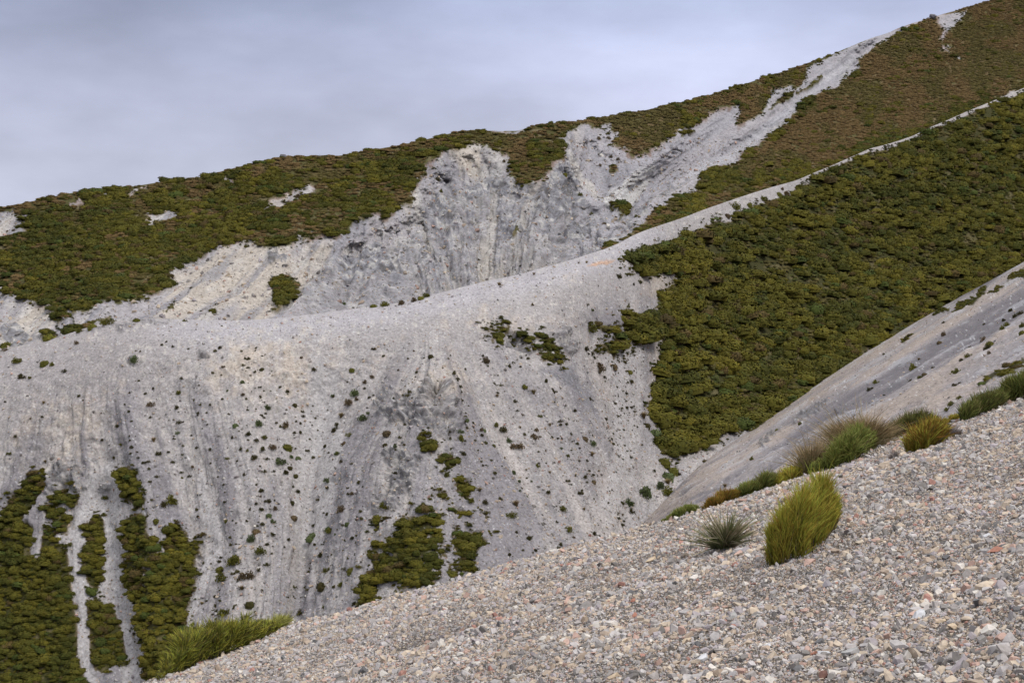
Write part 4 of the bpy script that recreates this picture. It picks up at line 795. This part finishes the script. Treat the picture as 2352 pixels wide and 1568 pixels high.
puts(B, 'V6', [(1902,608,14,'b',1.3),(1880,640,16,'b',1.3),(1700,640,15,'d'),(1725,618,15,'d'),(1760,730,14,'t'),(1730,785,24,'o'),(1775,850,17,'o'),(1802,828,17,'b'),(1845,784,9,'d'),(1712,851,11,'d'),(1528,870,17,'o'),(1497,905,18,'d'),(1975,814,20,'o'),(2045,737,17,'o'),(2010,766,13,'d'),(2040,666,12,'d'),(2235,578,18,'o'),(2258,555,18,'o'),(2150,690,24,'d'),(2175,668,22,'o'),(2125,635,22,'b'),(2275,465,15,'d'),(2295,490,18,'d'),(2325,480,17,'d'),(2230,515,14,'d'),(2345,560,19,'o'),(2342,605,19,'o'),
 (2002,971,16,'o'),(1975,905,14,'d'),(1998,893,13,'d'),(1925,1022,17,'o'),(1955,1003,17,'o'),(2125,541,9,'d'),(1580,721,8,'d'),(1255,1170,10,'d'),(1265,1158,8,'d'),(957,1356,11,'d'),(995,1146,15,'o'),(1112,1106,12,'o'),(690,1442,16,'t'),(1162,1291,13,'b'),(845,1301,13,'o'),(1570,931,7,'d'),(1915,556,8,'d'),(2165,722,12,'b'),(1385,745,8,'b'),(1420,728,9,'b'),(1660,565,9,'b')])
LAST = {}; BY = {}
for q in REG: BY.setdefault((q[4], zone(q[0], q[1], q[2])), []).append(q)
rI = np.random.RandomState(91)
for (kd, zn), lst in BY.items():
    nm, lab, cat, pal = KINDS[kd]; lst.sort(key=lambda q: q[1])
    for i, (sh, u, v, r, k_, asp) in enumerate(lst):
        p = at(sh, u, v+r*.35); R_ = max(r/FPX*p[1], .09)*1.32
        me = TUSS_O[rI.randint(2)] if kd == 't' else SHRUB_O[rI.randint(7) if r > 6 else 2+rI.randint(5)]
        o = link(nm, me)
        kf = 1.05 if kd == 't' else 1.0
        o.location = Vector(p)-Vector((0, 0, R_*(.12 if kd != 't' else .1))); o.rotation_euler = (.1*rI.normal(), .1*rI.normal(), rI.rand()*6.28)
        o.scale = (R_*kf, R_*kf*(.9+.2*rI.rand()), R_*(.9*kf if kd == 't' else 1.25)*(.85+.3*rI.rand())*(1+.6*(asp-1)))
        if asp > 1: o.scale[1] *= 1.0
        a, b = np.array(pal[0]), np.array(pal[1]); c_ = (a+(b-a)*rI.rand())*(.85+.4*rI.rand()); o.color = (*c_, 1)
        if len(lst) == 1: lb = '%s %s' % (lab, zn)
        elif i == 0: lb = 'leftmost %s %s' % (lab, zn)
        elif i == len(lst)-1: lb = 'rightmost %s %s' % (lab, zn)
        else: lb = '%s from left: %s %s' % (ordn(i), lab, zn)
        tag(o, lb, cat, {'d': 'dark cushion shrubs scattered on the slopes', 'g': 'grey-green cushion shrubs on the slopes', 'o': 'olive shrubs scattered on the slopes', 'b': 'dry shrubs scattered on the slopes', 't': 'grass tufts scattered on the slopes'}[kd])

# rock outcrops on the skyline
def outcrop(u, v, r, seeds, lab, colr):
    root = empty('rock_outcrop', Vector(at(H, u, v))); D = root.location.y
    tag(root, lab, 'rock')
    for (du, dv, rr), sd_ in zip(r, seeds):
        q = link('boulder', ROCKO[sd_], root); q.location = (du/FPX*D, 0.3*(sd_ % 3-1), -dv/FPX*D); s_ = rr/FPX*D
        q.scale = (s_, s_*.9, s_*.95); q.rotation_euler = (.3*sd_, .2*sd_, 1.1*sd_); q.color = (*colr, 1)
outcrop(652, 361, [(0, -3, 9), (9, -1, 7), (-7, 0, 5)], (0, 2, 4), 'grey rock outcrop standing on the left part of the skyline', (.17, .165, .18))
outcrop(2143, 44, [(0, -5, 12), (-11, 1, 7), (-20, 3, 4)], (1, 3, 5), 'grey rock knob on the upper right skyline beside the pale slip', (.16, .15, .16))

# larger stones of the near slope
STN = [(275,890,42,'tan','flat'),(195,1188,30,'rusty red','blocky'),(185,1120,20,'rusty red','small'),(675,1080,38,'pale tan','flat'),(640,1147,32,'pink','flat'),(740,1212,36,'grey','angular'),(735,1270,28,'rusty red','small'),(370,1292,42,'pink','flat'),(480,1340,42,'tan','long'),(665,1378,22,'dark grey','angular'),(560,1442,52,'pale grey','broad'),
       (1185,1407,23,'rusty red','small'),(1240,1420,40,'pale grey','angular'),(1535,1420,33,'pink','blocky'),(1385,1430,60,'grey','broad'),(1245,1552,50,'dark red','broad'),(1160,915,48,'pink','flat'),(1258,1035,44,'dark grey','wedge-shaped'),(1312,1012,16,'rusty red','small'),(1775,1195,52,'pale grey','broad'),(1655,1190,24,'tan','angular'),(1480,1258,32,'pink','blocky'),(1895,1252,38,'tan','flat'),
       (1960,1288,32,'tan','blocky'),(2110,1312,46,'pale tan','flat'),(2165,1042,36,'pale tan','angular'),(2200,862,46,'rusty red','flat'),(2155,772,26,'pale grey','angular'),(2235,828,26,'pink','blocky'),(2040,522,20,'dark grey','angular'),(1565,527,18,'pink','small'),(1272,381,23,'tan','flat'),(1312,369,16,'tan','small'),(1640,212,24,'pale grey','small'),(1915,352,20,'tan','blocky'),
       (1445,793,30,'pale tan','blocky'),(1535,778,32,'pink','flat'),(2090,1500,30,'pink','blocky'),(2300,1475,40,'grey','flat'),(612,1545,36,'pale tan','flat'),(905,1535,22,'tan','small'),(930,1372,30,'pale grey','angular'),(1105,1500,40,'grey','angular'),(1700,1430,26,'pale tan','blocky'),(70,1530,34,'tan','blocky'),(60,80+1020,24,'tan','flat'),(430,1160,24,'pale grey','angular'),(890,1150,28,'grey','angular'),(1000,1200,18,'pale tan','small'),(1810,1020,28,'tan','flat')]
SCOL = {'tan': (.52, .41, .29), 'rusty red': (.36, .17, .12), 'pale tan': (.60, .51, .40), 'pink': (.47, .32, .26), 'grey': (.36, .35, .34), 'dark grey': (.25, .23, .24), 'pale grey': (.53, .53, .54), 'dark red': (.17, .09, .07)}
BYS = {}
for q in STN: BYS.setdefault((q[3], q[4]), []).append(q)
for (cn, shp), lst in BYS.items():
    lst.sort(key=lambda q: q[0])
    for i, (x, y, r, _, _) in enumerate(lst):
        (u, v), = V7([(x, y)]); rr = r*.4142; p = at(F, u, v); s_ = rr/FPX*p[1]*1.05
        j = rI.randint(6); o = link('stone', ROCKO[j]); o.location = Vector(p)+Vector((0, 0, s_*.22))
        fl_ = {'flat': .45, 'long': .45, 'broad': .65}.get(shp, .8)
        o.scale = (s_, s_*(.7 if shp == 'long' else .9), s_*fl_); o.rotation_euler = (.25*rI.normal()+.1, -.30+.1*rI.normal(), .5*rI.normal()); o.color = (*SCOL[cn], 1)
        ar = 'an' if shp[0] in 'aeiou' else 'a'
        if len(lst) == 1: lb = '%s %s stone standing out from the near gravel' % (shp, cn)
        elif i == 0: lb = 'leftmost %s %s stone on the near gravel' % (shp, cn)
        elif i == len(lst)-1: lb = 'rightmost %s %s stone on the near gravel' % (shp, cn)
        else: lb = '%s from left of the %s %s stones on the near gravel' % (ordn(i), shp, cn)
        tag(o, lb, 'stone', 'larger stones lying on the near gravel')

# ------------------------------------------------------------------ the plants close by on the gravel
def blades(roots, dirs, lens, widths, cols_a, cols_b, segs=4, droop=.3, r=None):
    """thin tapering blades; colours run from base to tip"""
    n = len(roots); t = np.linspace(0, 1, segs+1)
    side = np.cross(dirs, np.array([0, 1.0, 0])+.6*r.normal(size=(n, 3))); side /= np.linalg.norm(side, axis=1, keepdims=True)+1e-9
    hor = dirs.copy(); hor[:, 2] = 0
    Vs = np.zeros((n, segs+1, 2, 3)); Cs = np.zeros((n, segs+1, 2, 3))
    for k_, tt in enumerate(t):
        c = roots+dirs*lens[:, None]*tt; c = c+hor*(lens*droop*tt*tt)[:, None]; c[:, 2] -= lens*droop*.45*tt*tt
        w = widths*(1-.85*tt**1.5)*.5
        Vs[:, k_, 0] = c-side*w[:, None]; Vs[:, k_, 1] = c+side*w[:, None]
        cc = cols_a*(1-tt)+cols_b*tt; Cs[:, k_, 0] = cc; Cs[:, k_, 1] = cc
    b = (np.arange(n)*(segs+1)*2)[:, None]; fs = []
    for k_ in range(segs): fs.append(b+np.array([2*k_, 2*k_+1, 2*k_+3, 2*k_+2])[None, :])
    return Vs.reshape(-1, 3), np.concatenate(fs, 0), Cs.reshape(-1, 3)
def plant(name, label, cat, base, heights, depth, nb, pal, tip, seed, tr=1.0, hv=(.74, .36), lean=(.12, 0), fan=.38, bl=.5, width=.008, droop=.15, tufts=40, group=None, partname='foliage', stems=8, low=0.0):
    r = np.random.RandomState(seed); B_ = np.array(base, float); m = B_.mean(0); o0 = np.array(at(F, m[0], m[1])); root = empty(name, Vector(o0)); D = o0[1]
    seg = np.r_[0, np.cumsum(np.hypot(*np.diff(B_, axis=0).T))]; seg /= seg[-1]; hp_ = np.linspace(0, 1, len(heights))
    sT = r.rand(tufts); dT = r.rand(tufts)**1.2; ctr = []; hgt = []
    for s_, d_ in zip(sT, dT):
        u = np.interp(s_, seg, B_[:, 0]); v = np.interp(s_, seg, B_[:, 1]); p = np.array(at(F, u, v)); p[1] += d_*depth; p[0] *= p[1]/(p[1]-d_*depth); p[2] += 0
        p[2] = FA*p[0]+FB*p[1]+FC if d_*depth < .8 else p[2]
        ctr.append(p-o0); hgt.append(np.interp(s_, hp_, heights)/FPX*D)
    ctr = np.array(ctr); hgt = np.array(hgt)*(hv[0]+hv[1]*r.rand(tufts))
    q = r.randint(0, tufts, nb); lv = r.rand(nb)**.8; h_ = hgt[q]
    L_ = h_*bl*(.7+.5*r.rand(nb)); z0 = np.clip(h_-L_*.97, 0, None)*lv**.6*(1-low)
    rad = (depth*.22+h_*.10)*tr; a = r.rand(nb)*6.283; rr = np.sqrt(r.rand(nb))*rad*.6
    roots = ctr[q]+np.stack([rr*np.cos(a)+lean[0]*z0, rr*np.sin(a), z0+FA*rr*np.cos(a)*0-.015], 1)
    outw = np.stack([np.cos(a), np.sin(a), np.zeros(nb)], 1)*(rr/rad)[:, None]
    tl_ = r.normal(size=(tufts, 3))*np.array([.17, .12, 0])
    dirs = np.array([lean[0], lean[1], 1.0])+tl_[q]*min(1, fan*2)+outw*fan+r.normal(size=(nb, 3))*.27*(min(fan, .6)/.38); dirs /= np.linalg.norm(dirs, axis=1, keepdims=True)
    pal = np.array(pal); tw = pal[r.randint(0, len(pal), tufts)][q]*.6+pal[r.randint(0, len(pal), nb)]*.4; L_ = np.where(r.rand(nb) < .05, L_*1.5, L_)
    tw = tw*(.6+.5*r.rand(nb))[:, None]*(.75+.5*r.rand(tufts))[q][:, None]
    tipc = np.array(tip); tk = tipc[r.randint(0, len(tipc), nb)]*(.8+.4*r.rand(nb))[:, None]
    Vs, Fs, Cs = blades(roots, dirs, L_, width*(.7+.6*r.rand(nb))*D/13, tw*.8, tk, 4, droop, r)  # blade bases darkened: shade low in the plant painted into the colour
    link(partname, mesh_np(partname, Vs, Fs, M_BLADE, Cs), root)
    if stems:
        n = stems*3; q = r.randint(0, tufts, n); d = np.array([lean[0], 0, 1.0])+r.normal(size=(n, 3))*.3; d /= np.linalg.norm(d, axis=1, keepdims=True)
        Vs, Fs, Cs = blades(ctr[q]+np.array([0, 0, -.02]), d, hgt[q]*.8, np.full(n, width*1.6*D/13), np.full((n, 3), .08), np.full((n, 3), .06), 3, .05, r)
        link('stems', mesh_np('stems', Vs, Fs, M_STEM), root)
    tag(root, label, cat, group); return root
YG = [(.17, .165, .018), (.20, .175, .02), (.12, .14, .018), (.20, .15, .02)]; YT = [(.42, .41, .06), (.45, .38, .06), (.31, .35, .05), (.40, .26, .045)]
DG = [(.055, .065, .014), (.07, .075, .016)]; DT = [(.12, .12, .03), (.10, .115, .03), (.15, .12, .045)]
GG = [(.09, .12, .02), (.12, .135, .022)]; GT = [(.22, .25, .06), (.19, .23, .05), (.26, .24, .07)]
OG = [(.13, .10, .015), (.15, .095, .015)]; OT = [(.28, .18, .03), (.30, .14, .03), (.22, .18, .03)]
TN = [(.10, .11, .035), (.16, .14, .06)]; TT = [(.34, .24, .13), (.38, .28, .16), (.26, .20, .10)]
GY = [(.16, .14, .13), (.20, .17, .15)]; GYT = [(.28, .25, .24), (.24, .20, .18)]
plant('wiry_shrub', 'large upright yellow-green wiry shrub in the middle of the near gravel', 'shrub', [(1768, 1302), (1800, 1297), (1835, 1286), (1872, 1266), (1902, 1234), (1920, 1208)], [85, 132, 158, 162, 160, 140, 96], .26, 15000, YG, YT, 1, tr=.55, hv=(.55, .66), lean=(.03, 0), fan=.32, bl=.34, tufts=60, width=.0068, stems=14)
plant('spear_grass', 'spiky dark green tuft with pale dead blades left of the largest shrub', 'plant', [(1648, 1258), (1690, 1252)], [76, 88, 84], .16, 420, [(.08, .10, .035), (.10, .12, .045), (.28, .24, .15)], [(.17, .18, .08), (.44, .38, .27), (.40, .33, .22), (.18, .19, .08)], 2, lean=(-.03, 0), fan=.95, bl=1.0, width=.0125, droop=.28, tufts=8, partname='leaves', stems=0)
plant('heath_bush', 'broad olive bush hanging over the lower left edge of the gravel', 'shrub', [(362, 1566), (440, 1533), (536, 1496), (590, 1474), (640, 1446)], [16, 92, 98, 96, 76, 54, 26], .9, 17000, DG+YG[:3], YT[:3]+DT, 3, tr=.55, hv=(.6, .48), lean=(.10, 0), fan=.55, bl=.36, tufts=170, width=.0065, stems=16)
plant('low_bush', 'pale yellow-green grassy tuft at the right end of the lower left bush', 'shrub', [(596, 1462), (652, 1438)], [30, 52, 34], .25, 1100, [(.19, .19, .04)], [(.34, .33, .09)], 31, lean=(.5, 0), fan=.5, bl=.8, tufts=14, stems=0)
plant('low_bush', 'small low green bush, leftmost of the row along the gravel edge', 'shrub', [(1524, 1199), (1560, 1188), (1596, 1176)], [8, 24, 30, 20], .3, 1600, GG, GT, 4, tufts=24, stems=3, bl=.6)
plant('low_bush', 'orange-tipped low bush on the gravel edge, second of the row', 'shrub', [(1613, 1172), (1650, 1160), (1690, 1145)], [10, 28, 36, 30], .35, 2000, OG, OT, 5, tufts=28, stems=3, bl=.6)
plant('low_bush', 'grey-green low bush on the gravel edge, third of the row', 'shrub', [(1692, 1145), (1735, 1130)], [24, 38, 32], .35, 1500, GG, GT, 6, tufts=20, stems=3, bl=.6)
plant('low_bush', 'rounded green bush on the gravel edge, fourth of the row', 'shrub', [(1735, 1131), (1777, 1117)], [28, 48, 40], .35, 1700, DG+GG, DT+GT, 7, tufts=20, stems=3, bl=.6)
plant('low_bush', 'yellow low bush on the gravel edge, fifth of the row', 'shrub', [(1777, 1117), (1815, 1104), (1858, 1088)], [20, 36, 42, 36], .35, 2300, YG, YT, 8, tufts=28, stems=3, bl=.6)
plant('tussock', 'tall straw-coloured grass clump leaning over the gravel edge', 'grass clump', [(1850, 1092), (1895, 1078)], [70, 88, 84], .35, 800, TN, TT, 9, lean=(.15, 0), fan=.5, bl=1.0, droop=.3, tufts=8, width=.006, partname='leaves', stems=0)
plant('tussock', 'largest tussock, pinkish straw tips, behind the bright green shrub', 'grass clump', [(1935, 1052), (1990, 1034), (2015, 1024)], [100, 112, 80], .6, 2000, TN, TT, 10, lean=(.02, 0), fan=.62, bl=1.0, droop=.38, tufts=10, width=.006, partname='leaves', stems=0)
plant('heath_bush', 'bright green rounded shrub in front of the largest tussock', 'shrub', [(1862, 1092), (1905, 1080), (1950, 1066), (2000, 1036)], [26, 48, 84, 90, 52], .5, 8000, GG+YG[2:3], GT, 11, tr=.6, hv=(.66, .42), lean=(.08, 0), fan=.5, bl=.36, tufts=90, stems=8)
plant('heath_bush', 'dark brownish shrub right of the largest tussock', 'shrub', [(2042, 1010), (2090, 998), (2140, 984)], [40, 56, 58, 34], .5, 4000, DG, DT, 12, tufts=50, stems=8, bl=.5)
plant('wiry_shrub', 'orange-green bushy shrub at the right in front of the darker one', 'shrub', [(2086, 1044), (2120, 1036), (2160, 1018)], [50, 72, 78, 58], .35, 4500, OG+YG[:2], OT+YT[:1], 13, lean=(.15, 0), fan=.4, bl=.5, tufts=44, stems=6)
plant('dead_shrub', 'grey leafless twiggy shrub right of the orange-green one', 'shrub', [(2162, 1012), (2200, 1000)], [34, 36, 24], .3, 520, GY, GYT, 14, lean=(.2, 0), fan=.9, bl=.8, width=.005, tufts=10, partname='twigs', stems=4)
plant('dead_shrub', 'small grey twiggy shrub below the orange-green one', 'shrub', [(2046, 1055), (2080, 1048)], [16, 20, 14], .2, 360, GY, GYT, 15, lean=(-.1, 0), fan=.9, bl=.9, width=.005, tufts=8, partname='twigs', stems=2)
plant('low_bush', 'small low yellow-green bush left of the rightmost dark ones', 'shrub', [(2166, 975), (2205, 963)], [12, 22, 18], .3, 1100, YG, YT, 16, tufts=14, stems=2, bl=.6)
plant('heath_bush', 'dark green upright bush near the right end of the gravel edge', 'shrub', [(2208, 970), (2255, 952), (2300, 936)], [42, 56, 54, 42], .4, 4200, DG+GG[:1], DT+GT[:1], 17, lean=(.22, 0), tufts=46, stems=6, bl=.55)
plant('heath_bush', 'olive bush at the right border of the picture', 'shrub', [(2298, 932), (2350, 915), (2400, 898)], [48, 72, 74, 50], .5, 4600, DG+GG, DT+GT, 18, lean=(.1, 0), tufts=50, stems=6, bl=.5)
